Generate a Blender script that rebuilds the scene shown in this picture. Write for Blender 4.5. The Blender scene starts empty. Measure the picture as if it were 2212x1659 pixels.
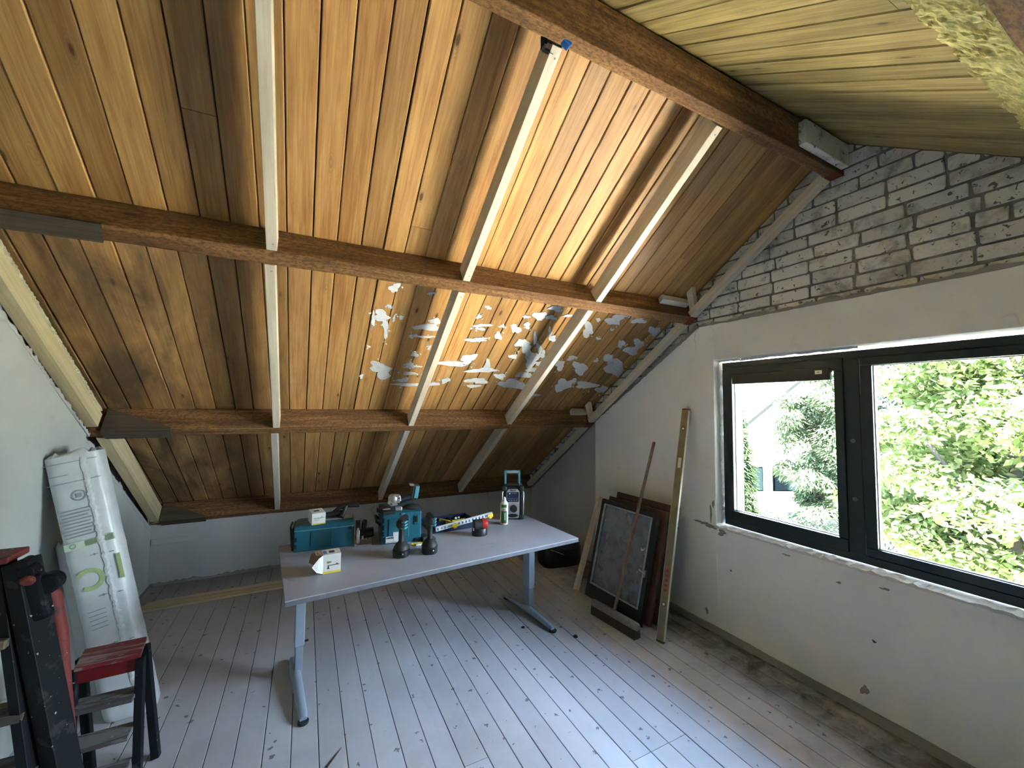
import bpy, bmesh, math, random
from mathutils import Vector, Matrix
random.seed(7)
sc = bpy.context.scene
COL = sc.collection
PI = math.pi

# ---------------------------------------------------------------- camera
cam_d = bpy.data.cameras.new('camera'); cam = bpy.data.objects.new('camera', cam_d); COL.objects.link(cam)
cam_d.sensor_width = 36.0; cam_d.lens = 869.26 / 2212 * 36.0; cam_d.clip_start = 0.02; cam_d.clip_end = 300
yaw, pitch, roll = 0.47270, 0.05316, 0.00904
cy_, sy_, cp_, sp_ = math.cos(yaw), math.sin(yaw), math.cos(pitch), math.sin(pitch)
fwd = Vector((sy_*cp_, cy_*cp_, sp_)); rgt = Vector((cy_, -sy_, 0)); up = rgt.cross(fwd)
r2 = rgt*math.cos(roll) + up*math.sin(roll); u2 = -rgt*math.sin(roll) + up*math.cos(roll)
cam.matrix_world = Matrix(((r2.x, u2.x, -fwd.x, 0), (r2.y, u2.y, -fwd.y, 0), (r2.z, u2.z, -fwd.z, 1.6), (0, 0, 0, 1)))
sc.camera = cam

# ---------------------------------------------------------------- world, sun, exposure
sc.view_settings.view_transform = 'Standard'; sc.view_settings.look = 'None'
sc.view_settings.gamma = 1.0; sc.view_settings.use_curve_mapping = False
sc.view_settings.exposure = 2.0
SKY = 15.0; SUN = 175.0
w = bpy.data.worlds.new('world'); sc.world = w; w.use_nodes = True
wn = w.node_tree; bg = wn.nodes['Background']
tc = wn.nodes.new('ShaderNodeTexCoord'); sx = wn.nodes.new('ShaderNodeSeparateXYZ'); rp = wn.nodes.new('ShaderNodeValToRGB')
wn.links.new(tc.outputs['Generated'], sx.inputs[0]); wn.links.new(sx.outputs['Z'], rp.inputs[0]); wn.links.new(rp.outputs[0], bg.inputs[0])
rp.color_ramp.elements[0].position = 0.0; rp.color_ramp.elements[0].color = (0.86, 0.93, 1.0, 1)
rp.color_ramp.elements[1].position = 0.7; rp.color_ramp.elements[1].color = (0.42, 0.62, 1.0, 1)
bg.inputs[1].default_value = SKY
sun_d = bpy.data.lights.new('sun', 'SUN'); sun_d.energy = SUN; sun_d.angle = 0.009; sun_d.color = (1, 0.95, 0.85)
sun = bpy.data.objects.new('sun', sun_d); COL.objects.link(sun)
sun.rotation_euler = Vector((0.16, 0.55, -0.80)).to_track_quat('-Z', 'Y').to_euler(); sun.location = (-6, -6, 9)
# sampling aid for daylight through the window opening (a portal gives off no light of its own)
pd = bpy.data.lights.new('window_portal', 'AREA'); pd.shape = 'RECTANGLE'; pd.size = 1.62; pd.size_y = 1.22
pd.cycles.is_portal = True
po = bpy.data.objects.new('window_portal', pd); COL.objects.link(po); po.location = (2.86, 1.14, 1.345)
po.rotation_euler = Vector((-1, 0, 0)).to_track_quat('-Z', 'Z').to_euler()
sc.cycles.use_denoising = True
sc.cycles.max_bounces = 14; sc.cycles.diffuse_bounces = 6; sc.cycles.transparent_max_bounces = 24
sc.cycles.sample_clamp_indirect = 0

# ---------------------------------------------------------------- room geometry constants
XR, XL, YK, ZK = 2.651, -1.15, 4.623, 0.525
AL = math.radians(34.527); CA, SA = math.cos(AL), math.sin(AL)
DB = 0.165                      # boards lie this far above the purlin undersides
YR, ZR = 1.141, 3.12            # apex of the boards
S1, S2 = 1.51, 3.022
def US(x, s, d=0.0):            # point on the back slope: s metres up from the eaves, d metres outwards
    return Vector((x, YK - s*CA + d*SA, ZK + s*SA + d*CA))
def mir(v): return Vector((v[0], 2*YR - v[1], v[2]))

# ---------------------------------------------------------------- mesh helper
class MB:
    def __init__(s): s.v = []; s.f = []
    def add(s, vs, fs):
        n = len(s.v); s.v += [Vector(q) for q in vs]; s.f += [tuple(i+n for i in f) for f in fs]; return s
    def box(s, c, d, R=None):
        c = Vector(c); h = Vector(d)/2; vs = []
        for k in (-1, 1):
            for j in (-1, 1):
                for i in (-1, 1):
                    q = Vector((i*h.x, j*h.y, k*h.z)); vs.append(c + (R @ q if R else q))
        return s.add(vs, [(0,2,3,1),(4,5,7,6),(0,1,5,4),(2,6,7,3),(0,4,6,2),(1,3,7,5)])
    def hexa(s, p):   # 8 points ordered like box
        return s.add(p, [(0,2,3,1),(4,5,7,6),(0,1,5,4),(2,6,7,3),(0,4,6,2),(1,3,7,5)])
    def loft(s, rings, cap=True):
        n = len(rings[0]); vs = [q for r in rings for q in r]; fs = []
        for k in range(len(rings)-1):
            for i in range(n):
                j = (i+1) % n; fs.append((k*n+i, k*n+j, (k+1)*n+j, (k+1)*n+i))
        if cap: fs.append(tuple(range(n))[::-1]); fs.append(tuple(range((len(rings)-1)*n, len(rings)*n)))
        return s.add(vs, fs)
    def cyl(s, a, b, r0, r1=None, n=20):
        r1 = r0 if r1 is None else r1; a = Vector(a); b = Vector(b); z = (b-a).normalized()
        x = z.orthogonal().normalized(); y = z.cross(x)
        ring = lambda c, r: [c + x*r*math.cos(2*PI*i/n) + y*r*math.sin(2*PI*i/n) for i in range(n)]
        return s.loft([ring(a, r0), ring(b, r1)])
    def tube(s, pts, r, n=10, closed=False):
        pts = [Vector(p) for p in pts]; rings = []; m = len(pts); px = None
        for k in range(m):
            if closed: t = (pts[(k+1) % m] - pts[k-1]).normalized()
            else: t = (pts[min(k+1, m-1)] - pts[max(k-1, 0)]).normalized()
            x = t.orthogonal().normalized() if px is None else (px - t*px.dot(t)).normalized()
            px = x; y = t.cross(x); rr = r[k] if isinstance(r, (list, tuple)) else r
            rings.append([pts[k] + x*rr*math.cos(2*PI*i/n) + y*rr*math.sin(2*PI*i/n) for i in range(n)])
        if closed: rings.append(rings[0])
        return s.loft(rings, not closed)
    def lathe(s, prof, c=(0, 0, 0), n=28, sx=1, sy=1):
        c = Vector(c)
        return s.loft([[c + Vector((r*sx*math.cos(2*PI*i/n), r*sy*math.sin(2*PI*i/n), z)) for i in range(n)] for r, z in prof])
    def prism(s, poly, lo, hi, ax='x'):   # poly of 2-D points, extruded along ax
        f = {'x': lambda a, b, t: (t, a, b), 'y': lambda a, b, t: (a, t, b), 'z': lambda a, b, t: (a, b, t)}[ax]
        return s.loft([[Vector(f(a, b, lo)) for a, b in poly], [Vector(f(a, b, hi)) for a, b in poly]])
    def build(s, name, mat, parent=None, bevel=0, smooth=False, seg=2, noclean=False):
        me = bpy.data.meshes.new(name); me.from_pydata([tuple(q) for q in s.v], [], s.f); me.update()
        bm = bmesh.new(); bm.from_mesh(me); bmesh.ops.recalc_face_normals(bm, faces=bm.faces); bm.to_mesh(me); bm.free()
        o = bpy.data.objects.new(name, me); COL.objects.link(o)
        if mat: me.materials.append(mat)
        if parent: o.parent = parent
        if smooth:
            me.polygons.foreach_set('use_smooth', [True]*len(me.polygons))
            try: me.set_sharp_from_angle(angle=math.radians(38))
            except Exception: pass
        if bevel:
            m = o.modifiers.new('bevel', 'BEVEL'); m.width = bevel; m.segments = seg; m.limit_method = 'ANGLE'; m.angle_limit = math.radians(35)
            m.harden_normals = False
        return o
def empty(name, label, cat, loc=(0, 0, 0), rz=0, group=None, rot=None):
    o = bpy.data.objects.new(name, None); COL.objects.link(o); o.empty_display_size = 0.05
    o.location = loc; o.rotation_euler = rot if rot else (0, 0, rz); tag(o, label, cat, group); return o
def tag(o, label, cat, group=None, kind=None):
    if label: o['label'] = label
    if cat: o['category'] = cat
    if group: o['group'] = group
    if kind: o['kind'] = kind
    return o
def struct(o): o['kind'] = 'structure'; return o
def Rz(a): return Matrix.Rotation(a, 3, 'Z')
def Rx(a): return Matrix.Rotation(a, 3, 'X')
def Ry(a): return Matrix.Rotation(a, 3, 'Y')
def text_part(name, body, size, mat, parent, loc, rot, shear=0, ext=0.0003, bold=0.0):
    cu = bpy.data.curves.new(name, 'FONT'); cu.body = body; cu.size = size; cu.extrude = ext; cu.offset = bold; cu.shear = shear
    cu.align_x = 'CENTER'; cu.align_y = 'CENTER'
    t = bpy.data.objects.new(name+'_c', cu); COL.objects.link(t)
    dg = bpy.context.evaluated_depsgraph_get(); me = bpy.data.meshes.new_from_object(t.evaluated_get(dg))
    bpy.data.objects.remove(t); o = bpy.data.objects.new(name, me); COL.objects.link(o)
    me.materials.clear(); me.materials.append(mat); o.parent = parent; o.location = loc; o.rotation_euler = rot; return o

# ---------------------------------------------------------------- materials
class NT:
    def __init__(s, name):
        s.m = bpy.data.materials.new(name); s.m.use_nodes = True; s.t = s.m.node_tree; s.b = s.t.nodes['Principled BSDF']
    def n(s, typ, **kw):
        q = s.t.nodes.new('ShaderNode'+typ)
        for k, v in kw.items(): setattr(q, k, v)
        return q
    def l(s, a, b): s.t.links.new(a, b)
    def val(s, sock, v):
        if hasattr(v, 'is_linked') or hasattr(v, 'links'): s.l(v, sock)
        else: sock.default_value = v
    def math(s, op, a, b=0.0, c=None, clamp=False):
        q = s.n('Math', operation=op); q.use_clamp = clamp; s.val(q.inputs[0], a); s.val(q.inputs[1], b)
        if c is not None: s.val(q.inputs[2], c)
        return q.outputs[0]
    def mix(s, fac, a, b, mode='MIX'):
        q = s.n('MixRGB', blend_type=mode); s.val(q.inputs[0], fac)
        for i, v in ((1, a), (2, b)):
            if isinstance(v, tuple): q.inputs[i].default_value = (*v, 1) if len(v) == 3 else v
            else: s.l(v, q.inputs[i])
        return q.outputs[0]
    def coords(s, scale=(1, 1, 1), kind='Object', loc=None):
        t = s.n('TexCoord'); mp = s.n('Mapping'); mp.inputs['Scale'].default_value = scale
        if loc: mp.inputs['Location'].default_value = loc
        s.l(t.outputs[kind], mp.inputs[0]); return mp.outputs[0]
    def noise(s, vec, scale=5, detail=4, rough=0.55, dist=0.0, out=0):
        q = s.n('TexNoise'); s.l(vec, q.inputs['Vector']); q.inputs['Scale'].default_value = scale
        q.inputs['Detail'].default_value = detail; q.inputs['Roughness'].default_value = rough; q.inputs['Distortion'].default_value = dist
        return q.outputs[out]
    def ramp(s, fac, stops):
        q = s.n('ValToRGB'); s.l(fac, q.inputs[0]); e = q.color_ramp.elements
        while len(e) < len(stops): e.new(0.5)
        for i, (p, c) in enumerate(stops):
            e[i].position = p; e[i].color = (c, c, c, 1) if isinstance(c, (int, float)) else (*c, 1)
        return q.outputs[0]
    def step(s, fac, lo, hi):
        q = s.n('MapRange'); q.clamp = True; s.l(fac, q.inputs[0]); q.inputs[1].default_value = lo; q.inputs[2].default_value = hi; return q.outputs[0]
    def bump(s, h, strength=0.3, dist=0.002):
        q = s.n('Bump'); q.inputs['Strength'].default_value = strength; q.inputs['Distance'].default_value = dist
        s.l(h, q.inputs['Height']); s.l(q.outputs[0], s.b.inputs['Normal'])
    def island(s): return s.n('NewGeometry').outputs['Random Per Island']
    def sep(s, vec):
        q = s.n('SeparateXYZ'); s.l(vec, q.inputs[0]); return q.outputs
    def fin(s, color=None, rough=0.6, metal=0.0, spec=0.5):
        if color is not None:
            if isinstance(color, tuple): s.b.inputs['Base Color'].default_value = (*color, 1)
            else: s.l(color, s.b.inputs['Base Color'])
        s.val(s.b.inputs['Roughness'], rough); s.b.inputs['Metallic'].default_value = metal
        s.b.inputs['Specular IOR Level'].default_value = spec; return s.m

def plain(name, c, rough=0.5, metal=0.0, var=0.12, nscale=30, bump=0.0, spec=0.5):
    t = NT(name); v = t.coords(); f = t.noise(v, nscale, 4)
    d = tuple(x*(1-var) for x in c); b = tuple(min(1, x*(1+var)) for x in c)
    col = t.mix(t.ramp(f, [(0.3, 0.0), (0.7, 1.0)]), d, b)
    if bump: t.bump(f, bump, 0.001)
    return t.fin(col, rough, metal, spec)

def vec_off(t, vec, rnd, amount=(7, 31, 3)):
    c = t.n('CombineXYZ')
    for i in range(3): t.l(t.math('MULTIPLY', rnd, amount[i]), c.inputs[i])
    a = t.n('VectorMath', operation='ADD'); t.l(vec, a.inputs[0]); t.l(c.outputs[0], a.inputs[1]); return a.outputs[0]
def wood(name, c_lo, c_hi, along='Y', knots=0.8, tone=0.35, grain=1.0, rough=0.62, grey=0.0, kn_c=(0.06, 0.025, 0.01), spec=0.35, stain=0.0, bump=0.25, corner=False, speck=0.0):
    t = NT(name); rnd = t.island(); v0 = vec_off(t, t.coords(), rnd)
    k = {'X': (0.045, 1, 1), 'Y': (1, 0.045, 1), 'Z': (1, 1, 0.045)}[along]
    mp = t.n('Mapping'); mp.inputs['Scale'].default_value = k; t.l(v0, mp.inputs[0]); v = mp.outputs[0]
    g = t.noise(v, 90*grain, 5, 0.62, 0.6); g2 = t.noise(v, 14*grain, 3, 0.5, 1.2)
    gm = t.math('ADD', t.math('MULTIPLY', g, 0.55), t.math('MULTIPLY', g2, 0.45))
    col = t.mix(t.ramp(gm, [(0.36, 0.0), (0.64, 1.0)]), c_lo, c_hi)
    # tone from board to board
    f = t.math('ADD', t.math('MULTIPLY', rnd, tone), 1-tone*0.55)
    cc = t.n('CombineColor')
    for i in range(3): t.l(f, cc.inputs[i])
    col = t.mix(1.0, col, cc.outputs[0], 'MULTIPLY')
    if knots > 0:
        k2 = {'X': (4.2, 12, 12), 'Y': (12, 4.2, 12), 'Z': (12, 12, 4.2)}[along]
        mk = t.n('Mapping'); mk.inputs['Scale'].default_value = k2; t.l(v0, mk.inputs[0])
        vo = t.n('TexVoronoi'); vo.inputs['Scale'].default_value = 1.0; t.l(mk.outputs[0], vo.inputs['Vector'])
        d = vo.outputs['Distance']; on = t.math('GREATER_THAN', t.sep(vo.outputs['Color'])[0], 1-knots)
        kn = t.math('MULTIPLY', t.ramp(d, [(0.06, 1.0), (0.13, 0.0)]), on)
        halo = t.math('MULTIPLY', t.ramp(d, [(0.06, 1.0), (0.34, 0.0)]), on)
        ring = t.math('MULTIPLY', halo, t.math('ADD', 0.5, t.math('MULTIPLY', t.math('SINE', t.math('MULTIPLY', d, 110)), 0.5)))
        col = t.mix(t.math('MULTIPLY', ring, 0.45), col, tuple(x*0.45 for x in c_lo)); col = t.mix(t.math('MULTIPLY', kn, 0.85), col, kn_c)
    if stain > 0:
        n = t.noise(t.coords((1, 0.35, 1)), 1.6, 5, 0.6, 0.5); col = t.mix(t.math('MULTIPLY', t.ramp(n, [(0.52, 0.0), (0.7, 1.0)]), stain), col, (0.07, 0.055, 0.035))
    if speck:
        sn = t.noise(t.coords((.5, 1, 1)), 95, 4, .7); col = t.mix(t.math('MULTIPLY', t.ramp(sn, [(0.40, 1.0), (0.56, 0.0)]), speck), col, (0.05, 0.024, 0.01))
        ln = t.noise(t.coords((.12, 1, 1)), 9, 4, .6, .8); col = t.mix(t.math('MULTIPLY', t.ramp(ln, [(0.50, 0.0), (0.66, 1.0)]), speck*.8), col, (0.07, 0.032, 0.012)); gm = t.math('ADD', gm, sn)
    if corner:   # old damp staining on the boards in the lower left part of the slope
        px_, py_, _z = t.sep(t.coords())[0:3]; wob = t.math('MULTIPLY', t.math('SUBTRACT', t.noise(t.coords((1, .5, 1)), 2.2, 5, .65), .5), 1.6)
        mx_ = t.math('SUBTRACT', 1.0, t.step(t.math('ADD', px_, wob), -0.75, 0.15)); my_ = t.math('SUBTRACT', 1.0, t.step(t.math('ADD', py_, wob), 2.9, 3.2))
        blot = t.ramp(t.noise(t.coords((1, .4, 1)), 4.5, 5, .6, .6), [(0.35, 0.25), (0.62, 1.0)])
        col = t.mix(t.math('MULTIPLY', t.math('MULTIPLY', mx_, my_), t.math('MULTIPLY', blot, .92)), col, (0.085, 0.055, 0.03))
    if bump: t.bump(gm, bump, 0.002)
    return t.fin(col, rough, 0, spec)

M = {}
M['roof'] = wood('roof_boards_wood', (0.33, 0.155, 0.05), (0.57, 0.345, 0.13), 'Y', 0.42, 0.45, 1.0, 0.5, stain=0.35, corner=True)
M['roof2'] = wood('front_roof_boards_wood', (0.22, 0.155, 0.05), (0.54, 0.42, 0.17), 'Y', 0.35, 0.45, 0.8, 0.6, stain=0.45)
M['purlin'] = wood('rough_sawn_purlin', (0.11, 0.05, 0.018), (0.37, 0.19, 0.07), 'X', 0.15, 0.2, 0.6, 0.8, bump=1.0, speck=0.6)
M['pine'] = wood('new_pine', (0.62, 0.54, 0.42), (0.80, 0.73, 0.62), 'Y', 0.25, 0.12, 0.8, 0.6, kn_c=(0.2, 0.1, 0.05))
M['pine_x'] = wood('new_pine_lengthwise', (0.52, 0.40, 0.24), (0.72, 0.60, 0.40), 'X', 0.2, 0.2, 0.8, 0.6, kn_c=(0.2, 0.1, 0.05))
M['pine_y'] = wood('yellowed_pine', (0.50, 0.41, 0.23), (0.70, 0.60, 0.37), 'Y', 0.3, 0.12, 0.8, 0.65, kn_c=(0.2, 0.12, 0.06))
M['dark_board'] = wood('dark_stained_board', (0.055, 0.040, 0.026), (0.12, 0.09, 0.06), 'X', 0.0, 0.2, 0.8, 0.7)
M['gap'] = plain('dark_underlay', (0.012, 0.009, 0.007), 0.9)

def plaster(name, base, warm):
    t = NT(name); v = t.coords()
    a = t.noise(v, 1.3, 5, 0.6, 0.4); b = t.noise(v, 9, 4, 0.6); fine = t.noise(v, 140, 3, 0.6)
    col = t.mix(t.ramp(a, [(0.35, 0.0), (0.68, 1.0)]), base, warm)
    col = t.mix(t.math('MULTIPLY', t.ramp(b, [(0.60, 0.0), (0.78, 1.0)]), 0.22), col, tuple(x*0.62 for x in base))
    w_ = t.n('TexVoronoi', feature='DISTANCE_TO_EDGE'); w_.inputs['Scale'].default_value = 0.75
    dv = t.n('VectorMath', operation='ADD'); t.l(v, dv.inputs[0]); nn = t.n('TexNoise'); nn.inputs['Scale'].default_value = 3; t.l(v, nn.inputs['Vector']); t.l(nn.outputs[1], dv.inputs[1])
    t.l(dv.outputs[0], w_.inputs['Vector'])
    cr = t.math('MULTIPLY', t.ramp(w_.outputs[0], [(0.0, 1.0), (0.006, 0.0)]), t.ramp(t.noise(v, 1.1, 2), [(0.52, 0.0), (0.6, 1.0)]))
    col = t.mix(t.math('MULTIPLY', cr, 0.5), col, (0.18, 0.17, 0.15))
    h = t.math('ADD', t.math('MULTIPLY', fine, 0.35), t.noise(v, 22, 4)); t.bump(h, 0.35, 0.002)
    return t.fin(col, 0.85, 0, 0.25)
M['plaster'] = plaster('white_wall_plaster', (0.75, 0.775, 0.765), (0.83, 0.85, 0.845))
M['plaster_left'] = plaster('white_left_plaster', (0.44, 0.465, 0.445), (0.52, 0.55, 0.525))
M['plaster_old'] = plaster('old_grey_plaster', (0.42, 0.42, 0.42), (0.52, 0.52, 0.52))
M['mortar'] = plain('grey_mortar', (0.20, 0.195, 0.18), 0.9, var=0.4, nscale=20, bump=0.5)
def brickmat():
    t = NT('painted_brick'); v = t.coords(); r = t.island()
    col = t.mix(r, (0.62, 0.61, 0.58), (0.80, 0.79, 0.755)); d = t.noise(v, 7, 6, 0.65, 0.6)
    col = t.mix(t.math('MULTIPLY', t.ramp(d, [(0.50, 0.0), (0.68, 1.0)]), 0.7), col, (0.17, 0.165, 0.15))
    s_ = t.noise(v, 38, 3, 0.5, 0.8); col = t.mix(t.math('MULTIPLY', t.ramp(s_, [(0.62, 0.0), (0.68, 1.0)]), 0.85), col, (0.06, 0.055, 0.05))
    t.bump(t.math('ADD', d, t.noise(v, 60, 4)), 0.7, 0.004); return t.fin(col, 0.85, 0, 0.3)
M['brick'] = brickmat()
def floormat():
    t = NT('painted_floor_boards'); v = t.coords(); r = t.island(); x, y, z = t.sep(v)[0:3]
    base = t.mix(r, (0.46, 0.45, 0.475), (0.56, 0.55, 0.58))
    g = t.noise(t.coords((1, 0.06, 1)), 40, 4); base = t.mix(t.math('MULTIPLY', g, 0.25), base, (0.36, 0.33, 0.33))
    big = t.noise(v, 1.8, 6, 0.65, 0.5); base = t.mix(t.math('MULTIPLY', t.ramp(big, [(0.45, 0.0), (0.72, 1.0)]), 0.45), base, (0.30, 0.27, 0.25))
    wn_ = t.math('MULTIPLY', t.math('SUBTRACT', big, 0.5), 0.8)
    # trodden dirt with sill shade painted in at window wall, dust along knee wall
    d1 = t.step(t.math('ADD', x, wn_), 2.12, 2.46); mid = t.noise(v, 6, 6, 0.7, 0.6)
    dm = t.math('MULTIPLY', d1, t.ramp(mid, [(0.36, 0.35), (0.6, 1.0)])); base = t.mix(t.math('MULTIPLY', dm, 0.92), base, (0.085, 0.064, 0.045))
    d2 = t.step(t.math('ADD', y, wn_), 3.9, 4.5); base = t.mix(t.math('MULTIPLY', d2, 0.65), base, (0.13, 0.12, 0.11))
    sp = t.n('TexVoronoi'); sp.inputs['Scale'].default_value = 19; dv = t.n('VectorMath', operation='ADD'); t.l(v, dv.inputs[0]); nn = t.n('TexNoise'); nn.inputs['Scale'].default_value = 60; t.l(v, nn.inputs['Vector'])
    sc_ = t.n('VectorMath', operation='SCALE'); t.l(nn.outputs[1], sc_.inputs[0]); sc_.inputs[3].default_value = 0.035; t.l(sc_.outputs[0], dv.inputs[1]); t.l(dv.outputs[0], sp.inputs['Vector'])
    cs = t.sep(sp.outputs['Color']); thr = t.math('MULTIPLY', t.math('POWER', cs[1], 1.8), 0.22)
    spot = t.math('MULTIPLY', t.math('LESS_THAN', sp.outputs['Distance'], thr), t.math('GREATER_THAN', cs[0], 0.2))
    base = t.mix(t.math('MULTIPLY', spot, 0.75), base, (0.07, 0.055, 0.055))
    t.bump(t.math('ADD', g, mid), 0.15, 0.002)
    return t.fin(base, t.math('ADD', 0.42, t.math('MULTIPLY', big, 0.3)), 0, 0.4)
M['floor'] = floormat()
M['frame'] = plain('dark_green_grey_frame', (0.012, 0.02, 0.019), 0.32, var=0.1)
M['frame_in'] = plain('white_pane_spacer', (0.6, 0.62, 0.62), 0.4)
M['foam_white'] = plain('white_joint_foam', (0.62, 0.62, 0.58), 0.9, nscale=60, bump=0.6)
M['foam_pale'] = plain('pale_foam_bead', (0.50, 0.46, 0.32), 0.9, var=0.15, nscale=45, bump=1.0)
M['foam_yellow'] = plain('yellow_spray_foam', (0.58, 0.52, 0.20), 0.9, var=0.35, nscale=45, bump=1.0)
def glass():
    m = bpy.data.materials.new('window_glass'); m.use_nodes = True; t = m.node_tree; t.nodes.clear()
    o = t.nodes.new('ShaderNodeOutputMaterial'); mx = t.nodes.new('ShaderNodeMixShader'); tr = t.nodes.new('ShaderNodeBsdfTransparent')
    gl = t.nodes.new('ShaderNodeBsdfGlossy'); gl.inputs['Roughness'].default_value = 0.01; tr.inputs[0].default_value = (0.93, 0.96, 0.95, 1)
    fr = t.nodes.new('ShaderNodeFresnel'); fr.inputs[0].default_value = 1.25
    t.links.new(fr.outputs[0], mx.inputs[0]); t.links.new(tr.outputs[0], mx.inputs[1]); t.links.new(gl.outputs[0], mx.inputs[2]); t.links.new(mx.outputs[0], o.inputs[0]); return m
M['glass'] = glass()
def leafmat(name, a, b, trans=(0.25, 0.4, 0.08), tw=0.35):
    t = NT(name); r = t.island(); col = t.mix(r, a, b)
    o = t.t.nodes['Material Output']; mx = t.n('MixShader'); tl = t.n('BsdfTranslucent'); tl.inputs[0].default_value = (*trans, 1)
    mx.inputs[0].default_value = tw; t.fin(col, 0.9, 0, 0.0); t.l(t.b.outputs[0], mx.inputs[1]); t.l(tl.outputs[0], mx.inputs[2]); t.l(mx.outputs[0], o.inputs[0]); return t.m
M['table'] = plain('grey_tabletop', (0.33, 0.345, 0.40), 0.45, var=0.06, nscale=6)
M['steel'] = plain('grey_blue_steel', (0.38, 0.46, 0.54), 0.35, 0.25, 0.06)
M['steel2'] = plain('grey_blue_steel_inner', (0.32, 0.39, 0.45), 0.35, 0.35, 0.06)
M['edge'] = plain('grey_table_edge', (0.15, 0.16, 0.18), 0.6)
M['black'] = plain('black_plastic', (0.010, 0.011, 0.012), 0.4, var=0.2)
M['rubber'] = plain('black_rubber', (0.018, 0.02, 0.021), 0.6, var=0.2)
M['teal'] = plain('teal_plastic', (0.012, 0.115, 0.17), 0.42, var=0.06)
M['teal_l'] = plain('light_teal_plastic', (0.08, 0.30, 0.37), 0.4, var=0.06)
M['teal_d'] = plain('dark_teal_plastic', (0.009, 0.088, 0.13), 0.45, var=0.06)
M['white_card'] = plain('white_card', (0.72, 0.72, 0.70), 0.6, var=0.05)
M['cream_card'] = plain('brown_card_inside', (0.30, 0.22, 0.13), 0.8, var=0.1)
M['yellow'] = plain('yellow_print', (0.80, 0.62, 0.05), 0.5, var=0.05)
M['yellow_p'] = plain('yellow_plastic', (0.85, 0.62, 0.03), 0.4, var=0.05)
M['navy'] = plain('navy_plastic', (0.010, 0.018, 0.055), 0.4, var=0.1)
M['ink'] = plain('dark_ink', (0.03, 0.035, 0.05), 0.6)
M['ink_blue'] = plain('blue_ink', (0.10, 0.20, 0.50), 0.6)
M['ink_grey'] = plain('grey_ink', (0.30, 0.32, 0.34), 0.6)
M['ink_green'] = plain('pale_green_ink', (0.42, 0.55, 0.26), 0.6)
M['ink_green_l'] = plain('very_pale_green_ink', (0.60, 0.72, 0.58), 0.6)
M['ink_red'] = plain('red_ink', (0.35, 0.04, 0.03), 0.6)
M['alu'] = plain('cast_aluminium', (0.62, 0.64, 0.66), 0.35, 0.85, 0.15)
M['alu_d'] = plain('dull_metal', (0.42, 0.43, 0.45), 0.45, 0.6, 0.15)
M['red_p'] = plain('red_plastic', (0.40, 0.02, 0.015), 0.35, var=0.1)
M['clear'] = plain('milky_clear_plastic', (0.62, 0.68, 0.74), 0.25, var=0.1)
M['can_green'] = plain('green_label', (0.04, 0.16, 0.04), 0.35)
M['can_white'] = plain('white_can', (0.75, 0.78, 0.72), 0.3)
M['film'] = plain('white_wrapping_film', (0.66, 0.70, 0.72), 0.35, var=0.08, nscale=14, bump=0.5)
M['tape'] = plain('glossy_clear_tape', (0.78, 0.82, 0.84), 0.12, var=0.1, nscale=25, bump=0.9)
M['felt'] = plain('grey_brown_felt', (0.30, 0.27, 0.23), 0.9, nscale=80)
M['brown_paint'] = plain('brown_painted_wood', (0.085, 0.032, 0.017), 0.45, var=0.35, nscale=12)
M['dark_paint'] = plain('dark_sash_wood', (0.016, 0.014, 0.013), 0.5, var=0.3, nscale=12)
M['grey_bead'] = plain('grey_glazing_bead', (0.34, 0.36, 0.37), 0.5, var=0.2, nscale=25)
M['level'] = plain('yellow_level_aluminium', (0.22, 0.185, 0.10), 0.42, 0.1, 0.25, 9)
M['level_e'] = plain('bare_level_edge', (0.62, 0.62, 0.50), 0.35, 0.4, 0.1)
M['handle_w'] = plain('brown_broom_handle', (0.17, 0.11, 0.07), 0.55, var=0.2)
M['broom_w'] = plain('dusty_broom_wood', (0.27, 0.24, 0.22), 0.75, var=0.2)
M['bristle'] = plain('dark_bristles', (0.055, 0.035, 0.025), 0.9, var=0.4, nscale=120, bump=0.8)
def worn(name, base, under, amt, sc_=14, stretch=(1, 1, 1), rough=0.55):
    t = NT(name); v = t.coords(stretch); n = t.noise(v, sc_, 6, 0.65, 0.7)
    col = t.mix(t.ramp(n, [(amt, 0.0), (amt+0.04, 1.0)]), base, under)
    sp = t.noise(t.coords(), 55, 2, 0.5); col = t.mix(t.math('MULTIPLY', t.ramp(sp, [(0.72, 0.0), (0.74, 1.0)]), 0.8), col, (0.5, 0.5, 0.47))
    t.bump(n, 0.3, 0.002); return t.fin(col, rough, 0, 0.22)
M['lad_black'] = worn('black_painted_ladder_wood', (0.008, 0.010, 0.013), (0.045, 0.045, 0.05), 0.60)
M['lad_grey'] = worn('worn_black_ladder_wood', (0.008, 0.0095, 0.011), (0.032, 0.031, 0.030), 0.56)
M['lad_red'] = worn('faded_red_ladder_wood', (0.20, 0.045, 0.04), (0.09, 0.04, 0.035), 0.57)
M['red_tread'] = worn('worn_red_step', (0.20, 0.03, 0.035), (0.30, 0.22, 0.21), 0.50, 12, (0.25, 2.2, 1))
M['red'] = plain('dark_red_paint', (0.17, 0.008, 0.012), 0.4)
M['tread'] = worn('weathered_tread_wood', (0.21, 0.17, 0.11), (0.10, 0.09, 0.075), 0.50, 12, (0.3, 2, 1), 0.8)
M['tread_g'] = worn('grey_tread_wood', (0.22, 0.21, 0.20), (0.11, 0.10, 0.10), 0.50, 12, (0.3, 2, 1), 0.8)
M['paint_patch'] = plain('white_filler_paint', (0.62, 0.66, 0.72), 0.6, nscale=50, bump=0.5)
M['grey_strip'] = plaster('dusty_grey_plinth', (0.24, 0.23, 0.21), (0.33, 0.32, 0.30))
M['smear'] = plain('grey_brown_smear', (0.26, 0.245, 0.22), 0.9, nscale=60)
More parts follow.
